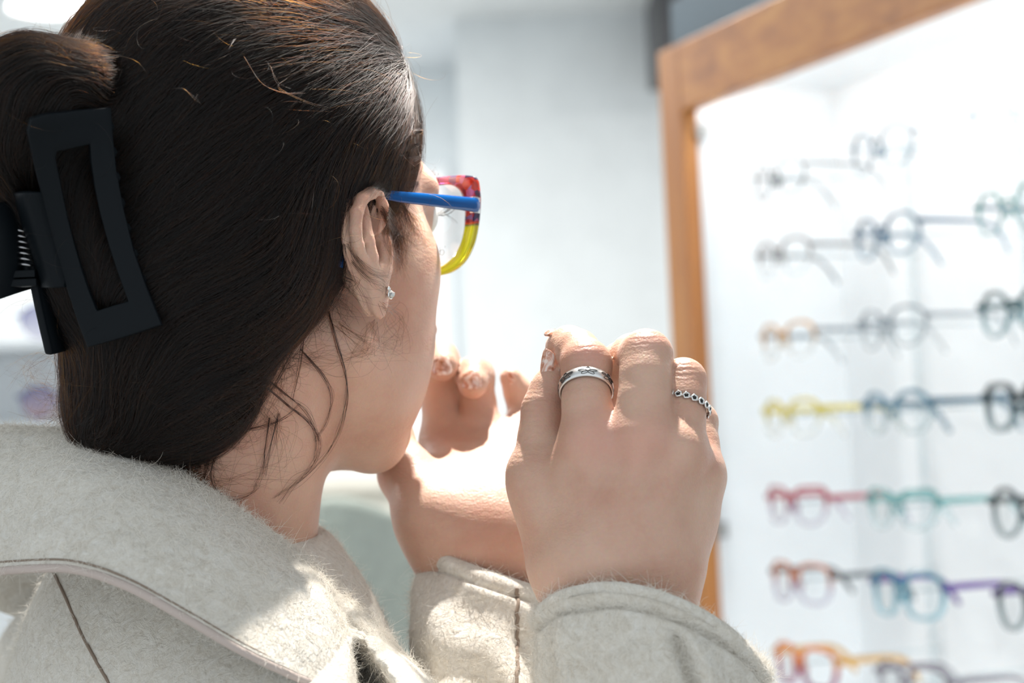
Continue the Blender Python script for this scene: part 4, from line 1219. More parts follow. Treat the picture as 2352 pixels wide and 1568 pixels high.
wisps([
 [(690, 700), (680, 780), (640, 870), (600, 930), (560, 990)],
 [(755, 715), (775, 790), (793, 860), (795, 920), (780, 990), (745, 1050), (690, 1105), (630, 1145)],
 [(600, 880), (660, 930), (710, 970), (733, 1020), (715, 1070), (680, 1110), (640, 1150)],
 [(600, 860), (655, 905), (705, 945), (728, 1000), (722, 1060)],
 [(545, 965), (545, 1010), (500, 1040), (485, 1090), (500, 1130), (540, 1148), (580, 1130), (590, 1110)],
 [(560, 960), (530, 1000), (480, 1050), (470, 1110), (490, 1140)],
 [(690, 800), (740, 860), (762, 910), (750, 970), (725, 1010)],
 [(620, 960), (610, 1030), (600, 1080), (585, 1120)],
 [(640, 950), (625, 1020), (605, 1090)],
 [(700, 740), (690, 830), (670, 920)],
 [(540, 990), (600, 980), (650, 960), (690, 930)],
], 8, 3.6, 51, rad=(0.00006, 0.00011), mtl='hair')
wisps([[(560, 860), (620, 850), (680, 830), (740, 815)], [(520, 930), (580, 910), (640, 860), (700, 830)], [(560, 900), (620, 960), (660, 1010), (640, 1080)], [(480, 1000), (540, 1010), (600, 990), (640, 950)],
       [(600, 800), (680, 820), (760, 830), (820, 810), (900, 770)], [(420, 1060), (470, 1020), (520, 1000), (560, 980)], [(640, 780), (660, 860), (640, 940), (600, 1000)], [(440, 1080), (500, 1110), (570, 1100), (660, 1080)],
       [(780, 740), (830, 790), (870, 800), (910, 780)], [(860, 740), (850, 800), (800, 830)], [(880, 700), (915, 730), (920, 760), (890, 790)]], 16, 22, 52, name='loose_wisps')
# short fine hair in front of and below the ear
wisps([[(895, 480), (905, 520), (915, 560)], [(910, 470), (925, 520), (935, 560)], [(925, 470), (945, 510), (955, 550)], [(900, 520), (912, 570), (925, 610)], [(890, 500), (902, 560), (915, 620)], [(880, 480), (900, 530), (930, 570)]], 55, 14, 53, (0.2, 1.6), 10, name='sideburn_wisps')
wisps([[(960, 330), (920, 350), (880, 390), (840, 430)], [(965, 360), (930, 380), (890, 405), (845, 435)], [(955, 395), (930, 405), (900, 415), (850, 432)], [(960, 420), (935, 430), (910, 440), (880, 445)], [(968, 300), (935, 310), (890, 340), (850, 390)]], 90, 9, 54, (0.4, 3.0), 14, name='temple_strands', mtl='hair')
wisps([[(815, 590), (850, 620), (885, 635), (902, 634)], [(800, 560), (820, 600), (850, 630), (880, 645)], [(808, 600), (840, 640), (870, 660), (890, 668)], [(790, 560), (800, 620), (830, 660), (850, 700)]], 10, 7, 55, (0.5, 3.0), 14, name='ear_strands', mtl='hair')
# frizzy ends below the clip
wisps([[(190, 830), (130, 820), (80, 830), (40, 870)], [(200, 860), (140, 880), (90, 870), (50, 840)], [(190, 900), (130, 920), (80, 900), (35, 850)], [(200, 930), (150, 950), (110, 960), (60, 950)], [(210, 880), (160, 900), (120, 930), (100, 970)],
       [(220, 960), (180, 985), (150, 975), (125, 960)], [(190, 850), (150, 930), (140, 980), (180, 1010)]], 16, 16, 56, (0, 4), 18, name='frizzy_ends')
wisps([[(230, 940), (200, 970), (170, 985), (140, 970)], [(260, 960), (230, 1000), (190, 1005), (150, 985)], [(300, 980), (270, 1010), (230, 1015), (190, 1000)], [(400, 1020), (390, 1050), (380, 1075), (360, 1080)], [(330, 1000), (330, 1040), (320, 1060), (290, 1050)]], 50, 12, 57, (0, 5), 14, name='frizzy_ends', mtl='hair')
# hair standing off the crown at the far left and stray lit hairs
wisps([[(260, -20), (220, 30), (180, 90), (150, 130)], [(240, -20), (200, 40), (165, 100), (130, 150)], [(280, -10), (235, 40), (200, 95), (170, 140)]], 22, 10, 58, (0, 3), 12, name='flyaway_strands')
wisps([[(215, 128), (260, 126), (310, 140), (345, 172)], [(390, 205), (420, 205), (450, 225), (470, 245)], [(620, 150), (640, 190), (670, 205)], [(540, 90), (530, 115), (528, 135)], [(660, 180), (640, 200), (700, 230), (755, 250)], [(560, 130), (600, 190), (650, 212), (700, 210)]], 2, 2.5, 59, (6, 14), 16, rad=(0.00006, 0.0001), name='flyaway_strands')

# soft edge where the swept hair meets the neck
r = np.random.default_rng(91); bnd = crom([(800, 640), (720, 720), (640, 790), (575, 870), (515, 950), (455, 1020), (410, 1075)], 60); Wp = []
for k in range(700):
    b0 = bnd[r.integers(0, 60)] + r.normal(size=2) * 14; L = r.uniform(25, 110); a0 = math.radians(r.choice([100, 60, 140, 30]) + r.normal() * 25); cv = r.normal() * 0.35
    q = [b0 + np.array((-75, -40)), b0 + np.array((-32, -15)), b0]
    for j in range(4):
        a0 += cv; q.append(q[-1] + np.array((math.cos(a0), math.sin(a0))) * L / 4)
    Wp.append(q)
wisps(Wp, 1, 1.0, 92, (0.3, 3.0), 16, rad=(0.00003, 0.00007), name='loose_wisps', mtl='hair')
r = np.random.default_rng(93); bnd = crom([(140, 930), (170, 985), (230, 1020), (300, 1045), (370, 1070), (430, 1082), (490, 1060)], 60); Wp = []
for k in range(520):
    b0 = bnd[r.integers(0, 60)] + r.normal(size=2) * 10 + (0, -10); L = r.uniform(20, 70); a0 = math.radians(r.uniform(35, 165)); cv = r.normal() * 0.4
    q = [b0 + np.array((10, -70)), b0 + np.array((4, -30)), b0]
    for j in range(4):
        a0 += cv; q.append(q[-1] + np.array((math.cos(a0), math.sin(a0))) * L / 4)
    Wp.append(q)
wisps(Wp, 1, 1.0, 94, (0.3, 3.0), 14, rad=(0.00003, 0.00007), name='loose_wisps', mtl='hair')
# ------------------------------------------------------------------ small parts of the body
def solid_loop(outer, inner, nrm, t):
    """frame between two closed loops, extruded by t along nrm"""
    n = len(outer); o, i = np.asarray(outer), np.asarray(inner); e = nrm * t / 2
    v = np.concatenate([o - e, i - e, i + e, o + e]); f = []
    for k in range(n):
        l = (k + 1) % n
        for a, b in ((0, 1), (1, 2), (2, 3), (3, 0)):
            f.append((a * n + k, a * n + l, b * n + l, b * n + k))
    return v, f
eye_m = mat('eye_white', (0.8, 0.78, 0.75), 0.1); iris_m = mat('iris', (0.09, 0.05, 0.03), 0.1)
for s in (-1, 1):
    c = H(69.3, s * 30, 20)
    e = MB().sphere(W(c / 1000), 0.0119, 24, 16).build('eye', eye_m, bo)
    MB().sphere(W((c + 8.6 * HF) / 1000), (0.0040, 0.0054, 0.0054), 16, 10, np.stack([W(HF) - W(np.zeros(3)), W(HR) - W(np.zeros(3)), W(HU) - W(np.zeros(3))])).build('iris', iris_m, e)
lash = []; r = np.random.default_rng(77)
for s in (-1, 1):
    for k in range(46):
        a = r.uniform(-1, 1); base = H(79.5 - 5 * a * a, s * (31 + 9.5 * a), 23 - 2.5 * a * a)
        up = 1 if k < 34 else -1
        d = HF * 0.8 + HR * s * (0.45 + 0.5 * a) + HU * 0.25 * up
        lash.append(np.array([base + d * L - HU * up * 2.2 * math.sin(L / 9 * 3.1) * 0.6 + HU * up * 0.03 * L * L for L in np.linspace(0, r.uniform(7, 10), 8)]))
hair_obj('eyelashes', W(np.array(lash) / 1000), 0.00012, mat('lash', (0.01, 0.008, 0.007), 0.4), bo)
brow = []
for s in (-1, 1):
    for k in range(150):
        a = r.uniform(0, 1); base = H(88 - 12 * a * a, s * (10 + 32 * a), 40 + 5 * math.sin(a * 2.2) - 2 * a + r.normal() * 1.6)
        d = HR * s * 0.9 + HU * r.uniform(-0.2, 0.5) - HF * 0.35 * a
        for _ in range(4): base = base - grad(body.eval, base[None])[0] * body.eval(base[None])[0]
        brow.append(np.array([base + d * L for L in np.linspace(0, r.uniform(4, 8), 5)]))
hair_obj('eyebrows', W(np.array(brow) / 1000), 0.00006, M['hair'], bo)

nail_m = mat('marbled_nail', (0.70, 0.40, 0.33), 0.12); nd, lk, b = nodes(nail_m)
n = noise(nd, lk, 190, 3, 0.5, dist=1.5)
rr_amp = ramp(nd, [(0.36, (0.42, 0.15, 0.07)), (0.48, (0.68, 0.36, 0.26)), (0.62, (0.82, 0.66, 0.58))])
lk.new(n.outputs[0], rr_amp.inputs[0]); lk.new(rr_amp.outputs[0], b.inputs['Base Color'])
b.inputs['Coat Weight'].default_value = 0.8; b.inputs['Coat Roughness'].default_value = 0.05
def nail(c, length_dir, normal, L, Wd, arch=0.35):
    """curved, rounded plate lying on a fingertip; c view-frame mm"""
    l = unit(length_dir); nn = unit(np.asarray(normal, float) - (np.asarray(normal, float) @ l) * l); w = np.cross(l, nn)
    nu, nv = 13, 15; v = []
    for j in range(nv):
        tt = -1 + 2 * j / (nv - 1)
        half = Wd / 2 * (max(0.0, 1 - max(0, (abs(tt) - 0.35) / 0.65) ** 2.4)) ** 0.5
        for i in range(nu):
            ss = -1 + 2 * i / (nu - 1); x = half * ss
            h = -arch * Wd * (x / (Wd / 2)) ** 2 - 0.06 * L * tt * tt
            v.append(c + l * tt * L / 2 + w * x + nn * h)
    o = mesh_obj('fingernail', W(np.array(v) / 1000), grid_faces(nv, nu), nail_m, bo)
    fix_normals(o); sm = o.modifiers.new('t', 'SOLIDIFY'); sm.thickness = 0.0007; sm.offset = 0
    return o
nail(VM(1279, 757, 812), (-0.55, 0.75, 0.10), (-0.05, 0.15, 1), 10.5, 9.5)                        # right index
nail(VM(1246, 838, 800), (0.10, 0.12, 1.0), (-0.9, -0.6, 0.05), 15.5, 9.0)                          # right thumb
nail(VM(1016, 838, 944.5), (0.05, -0.35, -1.0), (0, -1, 0.45), 11, 10)                              # left index
nail(VM(1084, 870, 945.5), (0.0, -0.45, -1.0), (0, -1, 0.5), 11, 10)                              # left middle
nail(VM(1166, 868, 987), (-0.3, 0.0, 1.0), (-1, -0.2, 0.2), 8, 7)

# ------------------------------------------------------------------ eyeglasses being worn
HINGE = VM(1094, 472, 880)
GU = unit(HU + 0.06 * HF); GF = unit(np.cross(GU, HR)); 
Rh = (HINGE - HC) @ HR; Fh = (HINGE - HC) @ HF
gl = empty('eyeglasses', W((HINGE - Rh * HR) / 1000), 'worn eyeglasses with blue temples and red-to-yellow front', 'eyeglasses')
wrap = 0.10
NG = unit(GF + wrap * HR)                                      # normal of the right lens, turned outwards
GX = unit(np.cross(GU, NG)) * 1.0
if GX @ HR < 0: GX = -GX
def gpt(px, py):
    rr = VM(px, py, 1.0); t = (HINGE @ NG) / (rr @ NG); return rr * t
def guv(p): q = p - HINGE; return np.array([q @ GX, q @ GU])
out_px = [(1000, 408), (1040, 404), (1075, 403), (1094, 410), (1101, 440), (1101, 480), (1096, 525), (1086, 565), (1066, 602), (1038, 624), (1008, 633)]
in_px = [(1000, 426), (1036, 425), (1056, 434), (1066, 452), (1071, 478), (1071, 500), (1069, 528), (1061, 560), (1046, 588), (1024, 608), (1004, 616)]
ov = np.array([guv(gpt(*q)) for q in out_px]); iv = np.array([guv(gpt(*q)) for q in in_px])
u_in = -Rh + 9.0                                                # nasal edge of the rim
nas_o = np.array([(ov[-1][0] - 12, ov[-1][1] - 0.6), (u_in + 12, ov[-1][1] + 5), (u_in + 3, ov[-1][1] + 18), (u_in, 2), (u_in + 2, ov[0][1] - 6), (u_in + 12, ov[0][1] - 0.5), (ov[0][0] - 10, ov[0][1] + 0.4)])
nas_i = np.array([(iv[-1][0] - 11, iv[-1][1] - 0.6), (u_in + 14, iv[-1][1] + 4), (u_in + 7, iv[-1][1] + 16), (u_in + 4.5, 2), (u_in + 6, iv[0][1] - 5), (u_in + 13, iv[0][1] - 0.5), (iv[0][0] - 9, iv[0][1] + 0.3)])
OL = crom(np.concatenate([ov, nas_o]), 96, True); IL = crom(np.concatenate([iv, nas_i]), 96, True)
ML = OL * 0.5 + IL * 0.5
def gplace(uv, s, dn=0.0):
    p = HINGE + uv[..., 0:1] * GX + uv[..., 1:2] * GU + dn * NG
    if s < 0: p = p - 2 * ((p - HC) @ HR)[..., None] * HR
    return p
def chip_mat():
    m = mat('marbled_acetate', (0.5, 0.05, 0.05), 0.12); nd, lk, b = nodes(m)
    t = nd.new('ShaderNodeTexCoord')
    v = nd.new('ShaderNodeTexVoronoi'); v.inputs['Scale'].default_value = 210; v.inputs['Randomness'].default_value = 1
    lk.new(t.outputs['Object'], v.inputs['Vector'])
    sp = nd.new('ShaderNodeSeparateColor'); lk.new(v.outputs['Color'], sp.inputs[0])
    r = ramp(nd, [(0.0, (0.62, 0.02, 0.02)), (0.26, (0.85, 0.06, 0.02)), (0.42, (0.04, 0.02, 0.09)), (0.56, (0.80, 0.16, 0.34)), (0.72, (0.33, 0.01, 0.05)), (0.9, (0.30, 0.16, 0.40))])
    r.color_ramp.interpolation = 'CONSTANT'
    lk.new(sp.outputs[0], r.inputs[0])
    s = nd.new('ShaderNodeSeparateXYZ'); lk.new(t.outputs['Object'], s.inputs[0])
    zsplit = (W(gpt(1085, 516) / 1000) - ORG[gl.name])[2]
    q = nd.new('ShaderNodeMapRange'); q.inputs['From Min'].default_value = zsplit - 0.006; q.inputs['From Max'].default_value = zsplit + 0.006
    lk.new(s.outputs[2], q.inputs[0])
    lo = ramp(nd, [(0.0, (0.86, 0.84, 0.02)), (0.40, (0.90, 0.85, 0.01)), (0.48, (0.16, 0.26, 0.06)), (0.55, (0.85, 0.10, 0.01)), (0.62, (0.55, 0.01, 0.02))])
    lk.new(q.outputs[0], lo.inputs[0])
    st = nd.new('ShaderNodeMath'); st.operation = 'GREATER_THAN'; st.inputs[1].default_value = 0.62; lk.new(q.outputs[0], st.inputs[0])
    mx = nd.new('ShaderNodeMixRGB'); lk.new(st.outputs[0], mx.inputs[0]); lk.new(lo.outputs[0], mx.inputs[1]); lk.new(r.outputs[0], mx.inputs[2])
    lk.new(mx.outputs[0], b.inputs['Base Color'])
    b.inputs['Transmission Weight'].default_value = 0.62; b.inputs['IOR'].default_value = 1.3
    b.inputs['Coat Weight'].default_value = 0.7; b.inputs['Coat Roughness'].default_value = 0.04
    return m
M['chips'] = chip_mat()
blue = mat('blue_acetate', (0.0, 0.095, 0.36), 0.14, **{'Transmission Weight': 0.35, 'IOR': 1.25, 'Coat Weight': 0.2, 'Coat Roughness': 0.05})
fr = MB()
for s in (1, -1):
    # slightly domed rim: three loops give a soft section
    o0, m0, i0 = gplace(OL, s), gplace(ML, s), gplace(IL, s)
    n_ = NG if s > 0 else NG - 2 * (NG @ HR) * HR
    n = 96; loops = [o0 - n_ * 1.0, m0 * 0.4 + o0 * 0.6 - n_ * 2.1, m0 * 0.4 + i0 * 0.6 - n_ * 2.1, i0 - n_ * 1.2, i0 + n_ * 1.2, m0 * 0.4 + i0 * 0.6 + n_ * 2.1, m0 * 0.4 + o0 * 0.6 + n_ * 2.1, o0 + n_ * 1.0]
    v = np.concatenate(loops); f = []
    for a in range(8):
        b_ = (a + 1) % 8
        for k in range(n):
            l = (k + 1) % n; f.append((a * n + k, a * n + l, b_ * n + l, b_ * n + k))
    fr.add(W(v / 1000), f)
    fr.sphere(W((gplace(np.array([u_in + 1.0, -6.0]), s) - n_ * 4) / 1000), (0.0025, 0.0035, 0.007), 10, 8)
brp = [gplace(np.array([u_in + 2.5, 6.5]), 1), None, None, None, gplace(np.array([u_in + 2.5, 6.5]), -1)]
for k in (1, 2, 3): brp[k] = brp[0] + (brp[4] - brp[0]) * k / 4 + GU * (1.6 if k == 2 else 1.1)
fr.tube(W(np.array(brp) / 1000), 0.0026, 10)
fo = fr.build('frame_front', M['chips'], gl); fix_normals(fo)
tag(fo, 'glossy red, pink and navy marbled front turning clear yellow below')
lens_w = thin_glass('worn_lens', (0.99, 0.995, 0.995), 0.22)
for s in (1, -1):
    ring = gplace(IL * 0.75 + ML * 0.25, s); c = ring.mean(0)
    lo_ = MB().add(W(np.concatenate([[c], ring]) / 1000), [(0, 1 + i, 1 + (i + 1) % 96) for i in range(96)]).build('lens', lens_w, gl)
    if s > 0:
        # faint reversed demo print on the lens
        pr = MB(); g0 = gpt(1017, 578) - NG * 0.6
        def gp(x, y): return W((g0 + GX * x + GU * y) / 1000)
        pr.tube([gp(-1.6, -1.6), gp(-1.6, 2.6)], 0.00016, 5)
        a = np.linspace(0, 2 * math.pi, 17)[:-1]
        pr.tube([gp(0.0 + 1.5 * math.cos(q), -0.3 + 1.4 * math.sin(q)) for q in a], 0.00016, 5, closed=True)
        pr.tube([gp(2.1, 2.0), gp(2.3, 3.0)], 0.00014, 5)
        pr.tube([gp(-1.2, -6.2), gp(2.2, -5.9)], 0.00012, 5)
        pr.build('lens_print', mat('print_grey', (0.45, 0.46, 0.47), 0.6), lo_)
    et = VM(866, 447, 819) + np.array([0, 0, 0])
    pts = [HINGE - NG * 1.0 + GX * 0.8, HINGE * 0.93 + et * 0.07 + HR * 1.8, HINGE * 0.6 + et * 0.4 + HR * 2.2, HINGE * 0.25 + et * 0.75 + HR * 1.2, et, et - HF * 12 - HU * 5 - HR * 1.0, et - HF * 22 - HU * 18 - HR * 2, et - HF * 26 - HU * 34 - HR * 3]
    pts = np.array(pts)
    if s < 0: pts = pts - 2 * ((pts - HC) @ HR)[:, None] * HR
    tp = crom(pts, 40)
    rad = np.interp(np.linspace(0, 1, 40), [0, 0.12, 0.3, 0.57, 0.75, 1], [3.9, 3.8, 3.2, 2.3, 2.4, 3.2]) / 1000
    tm = MB().tube(W(tp / 1000), rad, 14, flat=(1.0, 0.55, (W(HU) - W(np.zeros(3))))).build('temple', blue, gl)
    core = MB().tube(W(tp[2:] / 1000), 0.0005, 6).build('core_wire', mat('core_wire', (0.10, 0.12, 0.16), 0.3, 0.9), tm)
    hp = pts[0]
    MB().box(W((hp - NG * 1.0) / 1000), (W(GX) - W(np.zeros(3))) * 0.0016, (W(GU) - W(np.zeros(3))) * 0.0042, (W(NG) - W(np.zeros(3))) * 0.0024, 0.0006).build('hinge', mat('hinge_steel', (0.8, 0.8, 0.8), 0.2, 1.0), gl, smooth=False)

# ------------------------------------------------------------------ ear stud
silver = mat('polished_silver', (0.80, 0.79, 0.77), 0.18, 1.0)
es = ear(881, 677, 3.6)
st_ = empty('earring', W(es / 1000), 'small sparkling stud earring on the ear lobe', 'earring')
gem = mat('cut_stone', (0.75, 0.78, 0.76), 0.05, 0.25, **{'Transmission Weight': 0.5})
bm = bmesh.new(); bmesh.ops.create_icosphere(bm, subdivisions=1, radius=0.0019); bm.verts.index_update()
gv = np.array([q.co for q in bm.verts]) + W((es + EN * 0.8) / 1000); gf = [[q.index for q in fc.verts] for fc in bm.faces]; bm.free()
mesh_obj('stone', gv, gf, gem, st_, smooth=False)
MB().tube(W(np.array([es + (EA * math.cos(a) + HU * math.sin(a)) * 1.9 + EN * 0.2 for a in np.linspace(0, 2 * math.pi, 17)[:-1]]) / 1000), 0.00045, 8, closed=True).build('bezel', silver, st_)
MB().sphere(W((ear(878, 663, 3.4)) / 1000), 0.0011, 10, 8).build('bead', silver, st_)
MB().tube(W(np.array([es - EN * 7, es]) / 1000), 0.0004, 6).build('post', silver, st_)

# ------------------------------------------------------------------ finger rings
ring_m = mat('brushed_silver', (0.74, 0.74, 0.73), 0.32, 1.0); nd, lk, b = nodes(ring_m)
n = noise(nd, lk, 500, 2, 0.5, stretch=(1, 1, 6)); bump(nd, lk, b, n.outputs[0], 0.06, 0.0005)
dark_m = mat('oxidised_line', (0.02, 0.02, 0.02), 0.6, 0.3)
def ring_frame(c, axis):
    a = unit(axis); x = unit(np.array([1.0, 0, 0]) - a[0] * a); y = np.cross(a, x); return c, a, x, y       # y points away from camera or to it
rc, ra, rx, ry = ring_frame(VM(1346, 893, 781), VM(1347, 837, 788) - VM(1347, 925, 778) + np.array([0, 6.0, 0]))
if ry[1] > 0: ry = -ry                                            # ry towards the camera
def fit_r(c, d, r0=5.0):
    q = np.arange(r0, 18, 0.1); v = f_body(c + q[:, None] * d); i = np.argmax(v > 0); return q[i] if v[i] > 0 else 12.0
Rr = float(np.mean([fit_r(rc, math.cos(a) * rx + math.sin(a) * ry) for a in np.linspace(0.1, math.pi - 0.1, 9)])) + 0.75
print('ring', Rr)
band = empty('finger_ring', W(rc / 1000), 'wide silver band ring engraved with flowers on the index finger', 'ring', 'silver finger rings')
nn_ = 72; ang = np.arange(nn_) / nn_ * 2 * math.pi
def rpt(a, h, r_): return rc + r_ * (np.cos(a) * rx + np.sin(a) * ry) + h * ra
prof = [(-2.6, Rr - .6), (-2.75, Rr - .1), (-2.4, Rr + .35), (0, Rr + .6), (2.4, Rr + .35), (2.75, Rr - .1), (2.6, Rr - .6), (0, Rr - .7)]
v = np.array([rpt(a, h, q) for h, q in prof for a in ang]); f = []
for i in range(8):
    j = (i + 1) % 8
    for k in range(nn_):
        l = (k + 1) % nn_; f.append((i * nn_ + k, i * nn_ + l, j * nn_ + l, j * nn_ + k))
fix_normals(mesh_obj('band', W(v / 1000), f, ring_m, band))
for a0 in np.radians([88, 38, 140, 190, 240, 290, 340]):
    en = MB()
    for k in range(5):
        th = math.radians(90 + 72 * k); pc = np.array([math.cos(th), math.sin(th)]) * 1.25
        lp_ = []
        for q in np.linspace(0, 2 * math.pi, 13)[:-1]:
            x = pc[0] + 0.95 * (math.cos(q) * math.cos(th) * 1.15 - math.sin(q) * math.sin(th) * 0.62); y = pc[1] + 0.95 * (math.cos(q) * math.sin(th) * 1.15 + math.sin(q) * math.cos(th) * 0.62)
            x *= 1.85; y *= 0.92
            lp_.append(rpt(a0 + x / Rr, y, Rr + .60 - 0.035 * y * y))
        en.tube(W(np.array(lp_) / 1000), 0.00017, 5, closed=True)
    en.build('engraved_flower', dark_m, band)
kc, ka, kx, ky = ring_frame(VM(1571, 932, 781), np.array([0.26, 0.42, 0.86]))
if ky[1] > 0: ky = -ky
ring2 = empty('finger_ring', W(kc / 1000), 'slim silver ring of linked little flowers on the ring finger', 'ring', 'silver finger rings')
Rk = float(np.mean([fit_r(kc, math.cos(a) * kx + math.sin(a) * ky) for a in np.linspace(0.1, math.pi - 0.1, 9)])) + 0.35; print('ring2', Rk)
MB().tube(W(np.array([kc + (Rk - .3) * (math.cos(a) * kx + math.sin(a) * ky) for a in ang]) / 1000), 0.00055, 8, closed=True).build('band', silver, ring2)
for a in np.arange(20) / 20 * 2 * math.pi:
    o_ = math.cos(a) * kx + math.sin(a) * ky; tg = -math.sin(a) * kx + math.cos(a) * ky; c = kc + o_ * (Rk + .45)
    fl = MB().tube(W(np.array([c + (1.25 + 0.18 * math.cos(5 * q)) * (math.cos(q) * tg + math.sin(q) * ka) for q in np.linspace(0, 2 * math.pi, 21)[:-1]]) / 1000), 0.00046, 7, closed=True).build('flower', silver, ring2)
    MB().sphere(W((c - o_ * 0.15) / 1000), 0.0009, 8, 6).build('flower_centre', dark_m, fl)

# ------------------------------------------------------------------ bracelet on the far wrist
gold = mat('pale_gold', (0.83, 0.62, 0.33), 0.22, 1.0)
brc = crom([VM(q[0], q[1], q[2]) for q in [(1000, 1345, 896), (1070, 1328, 882), (1150, 1302, 881), (1210, 1279, 888), (1245, 1266, 908), (1225, 1270, 930), (1150, 1290, 936), (1060, 1320, 934), (1000, 1345, 920)]], 110, True)
brt = empty('bracelet', W(brc.mean(0) / 1000), 'fine pale gold chain bracelet at the sunlit wrist', 'bracelet')
cb = MB()
for q in brc: cb.sphere(W(q / 1000), 0.00115, 8, 6)
cb.build('chain', gold, brt)

# ------------------------------------------------------------------ claw clip
clip_m = mat('matte_black_plastic', (0.004, 0.006, 0.008), 0.5, **{'Specular IOR Level': 0.12})
def hair_depth(q): return front_depth(np.asarray(q, float), f_hair)
samp = np.array([(x, y) for y in range(250, 800, 45) for x in range(60, 380, 30) if 60 + (y - 250) * 0.25 < x < 250 + (y - 250) * 0.23])
sd_ = hair_depth(samp); okk = sd_ < 828
A_ = lambda q: np.stack([np.ones(len(q)), q[:, 0], q[:, 1], q[:, 0] ** 2 * 1e-3, q[:, 0] * q[:, 1] * 1e-3, q[:, 1] ** 2 * 1e-3], 1)
coef, *_ = np.linalg.lstsq(A_(samp[okk]), sd_[okk], rcond=None)
def clip_pt(q, lift=7.0):
    q = np.atleast_2d(np.asarray(q, float)); d = A_(q) @ coef - lift
    return np.stack([(q[:, 0] - CX) / FPX * d, d, (CY - q[:, 1]) / FPX * d], 1)
clip = empty('hair_clip', W(clip_pt([(200, 540)])[0] / 1000), 'large matte black claw clip holding the twisted hair', 'hair clip')
outer = [(100, 262), (180, 252), (252, 246), (256, 300), (266, 390), (284, 480), (308, 575), (338, 660), (373, 746), (290, 773), (205, 797), (180, 735), (152, 650), (124, 560), (98, 460), (76, 370), (62, 300), (70, 272)]
inner = [(130, 346), (168, 338), (205, 330), (208, 370), (217, 430), (230, 490), (250, 560), (270, 620), (297, 692), (260, 702), (225, 713), (208, 672), (190, 620), (172, 560), (156, 500), (143, 440), (131, 385), (126, 360)]
def dens(p, n):
    p = np.array(p, float); q = np.concatenate([p, p[:1]]); L = np.concatenate([[0], np.cumsum(np.linalg.norm(np.diff(q, axis=0), axis=1))])
    t = np.linspace(0, L[-1], n + 1)[:-1]; return np.stack([np.interp(t, L, q[:, k]) for k in (0, 1)], 1)
def dens_pair(a, b, n):
    k = n // len(a); A = []; B = []
    for i in range(len(a)):
        j = (i + 1) % len(a)
        for t in np.arange(k) / k:
            A.append(np.array(a[i]) * (1 - t) + np.array(a[j]) * t); B.append(np.array(b[i]) * (1 - t) + np.array(b[j]) * t)
    return np.array(A), np.array(B)
oa, ib = dens_pair(outer, inner, 108)
def plate(oa, ib, lift, th, name):
    nL = 5; loops = [clip_pt(oa * (1 - t) + ib * t, lift) for t in np.linspace(0, 1, nL)]
    n = len(oa); v = np.concatenate(loops); f = []
    for a in range(nL - 1):
        for k in range(n):
            l = (k + 1) % n; f.append((a * n + k, a * n + l, (a + 1) * n + l, (a + 1) * n + k))
    o = mesh_obj(name, W(v / 1000), f, clip_m, clip); fix_normals(o)
    sm = o.modifiers.new('t', 'SOLIDIFY'); sm.thickness = th; sm.offset = 0
    bv = o.modifiers.new('b', 'BEVEL'); bv.width = 0.0007; bv.segments = 2; bv.limit_method = 'ANGLE'; bv.angle_limit = math.radians(50)
    return o
tag(plate(oa, ib, 8.0, 0.0032, 'claw'), 'rectangular open-centred claw half')
# curved spine from the claw to the hinge
sp_rows = []
for lx, lift in ((0, 8), (-16, 10), (-34, 9), (-48, 3), (-58, -8), (-62, -20)):
    sp_rows.append([clip_pt([(q[0] + lx, q[1])], lift)[0] for q in [(92, 440), (108, 500), (125, 560), (142, 620), (152, 660)]])
spg = loft(sp_rows, 24, 20)
o = sheet('spine', spg, clip_m, clip, thick=0.0028, off=0.0)
# the other half, seen edge-on beyond the spine
h2 = [[(30, 452, 752), (48, 520, 756), (66, 600, 758), (80, 680, 760), (95, 750, 762), (110, 815, 766)],
      [(50, 450, 765), (70, 520, 768), (92, 600, 770), (110, 680, 772), (126, 750, 774), (142, 808, 778)],
      [(70, 450, 815), (95, 520, 822), (120, 600, 828), (140, 680, 830), (158, 750, 830), (172, 800, 828)]]
sheet('claw', loft(px_rows(h2), 40, 12), clip_m, clip, thick=0.004, off=0.0)
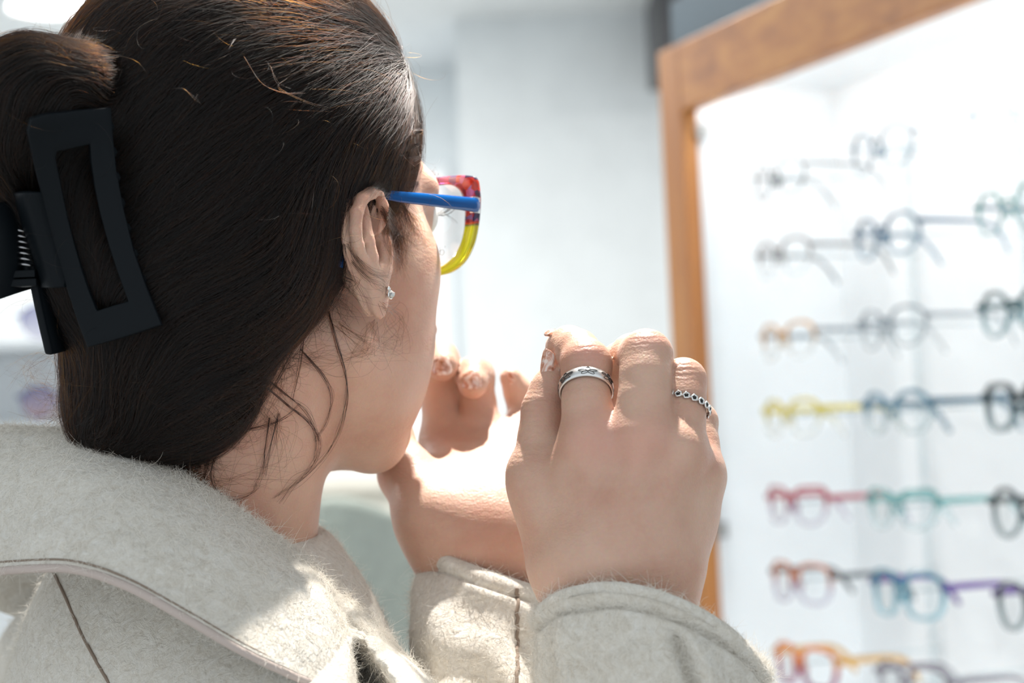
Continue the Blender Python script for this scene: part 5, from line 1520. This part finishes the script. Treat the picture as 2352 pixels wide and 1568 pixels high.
# finger tabs and hinge
tb = [[(62, 455, 768), (70, 520, 770), (78, 590, 772), (72, 662, 776)], [(20, 462, 752), (28, 525, 752), (30, 600, 754), (28, 676, 758)], [(-40, 470, 742), (-38, 535, 742), (-38, 615, 744), (-40, 700, 748)], [(-90, 480, 740), (-90, 545, 740), (-90, 625, 742), (-90, 715, 746)]]
sheet('finger_tab', loft(px_rows(tb), 24, 16), clip_m, clip, thick=0.003, off=0.0)
tb2 = [[(60, 455, 778), (68, 520, 780), (76, 590, 782), (70, 662, 786)], [(20, 455, 790), (24, 525, 792), (26, 600, 794), (24, 672, 798)], [(-60, 455, 815), (-60, 535, 818), (-60, 615, 820), (-60, 690, 824)]]
sheet('finger_tab', loft(px_rows(tb2), 24, 12), clip_m, clip, thick=0.003, off=0.0)
hz = np.array([VM(34 + 0.17 * (y - 450), y, 760) for y in np.linspace(462, 655, 30)])
MB().tube(W(hz / 1000), 0.0022, 10).build('hinge_pin', clip_m, clip)
ns = 7 * 14; ys = np.linspace(520, 610, ns)
spr = np.array([VM(34 + 0.17 * (y - 450), y, 757) + 3.2 * np.array([math.cos(k / 14 * 2 * math.pi), math.sin(k / 14 * 2 * math.pi), 0]) for k, y in enumerate(ys)])
MB().tube(W(spr / 1000), 0.0006, 6).build('spring', mat('spring_steel', (0.35, 0.35, 0.36), 0.3, 1.0), clip)
for y in (480, 505, 630, 650):
    q = VM(22 + 0.17 * (y - 450), y, 757); MB().box(W(q / 1000), (0.006, 0, 0), (0, 0.003, 0), (0, 0, 0.0016), 0.0006).build('knuckle', clip_m, clip, smooth=False)
# teeth of the claws, reaching into the hair
for k, t in enumerate(np.linspace(0.06, 0.94, 8)):
    a = np.array((258, 262)) * (1 - t) + np.array((366, 730)) * t + np.array((-20 * math.sin(math.pi * t), 0))
    p0 = clip_pt([a - (14, 0)], 6)[0]; p1 = clip_pt([a - (8, 0)], -6)[0]; p2 = clip_pt([a - (14, 0)], -20)[0]
    MB().tube(W(crom([p0, p1, p2], 8) / 1000), np.linspace(0.003, 0.001, 8), 8).build('tooth', clip_m, clip)
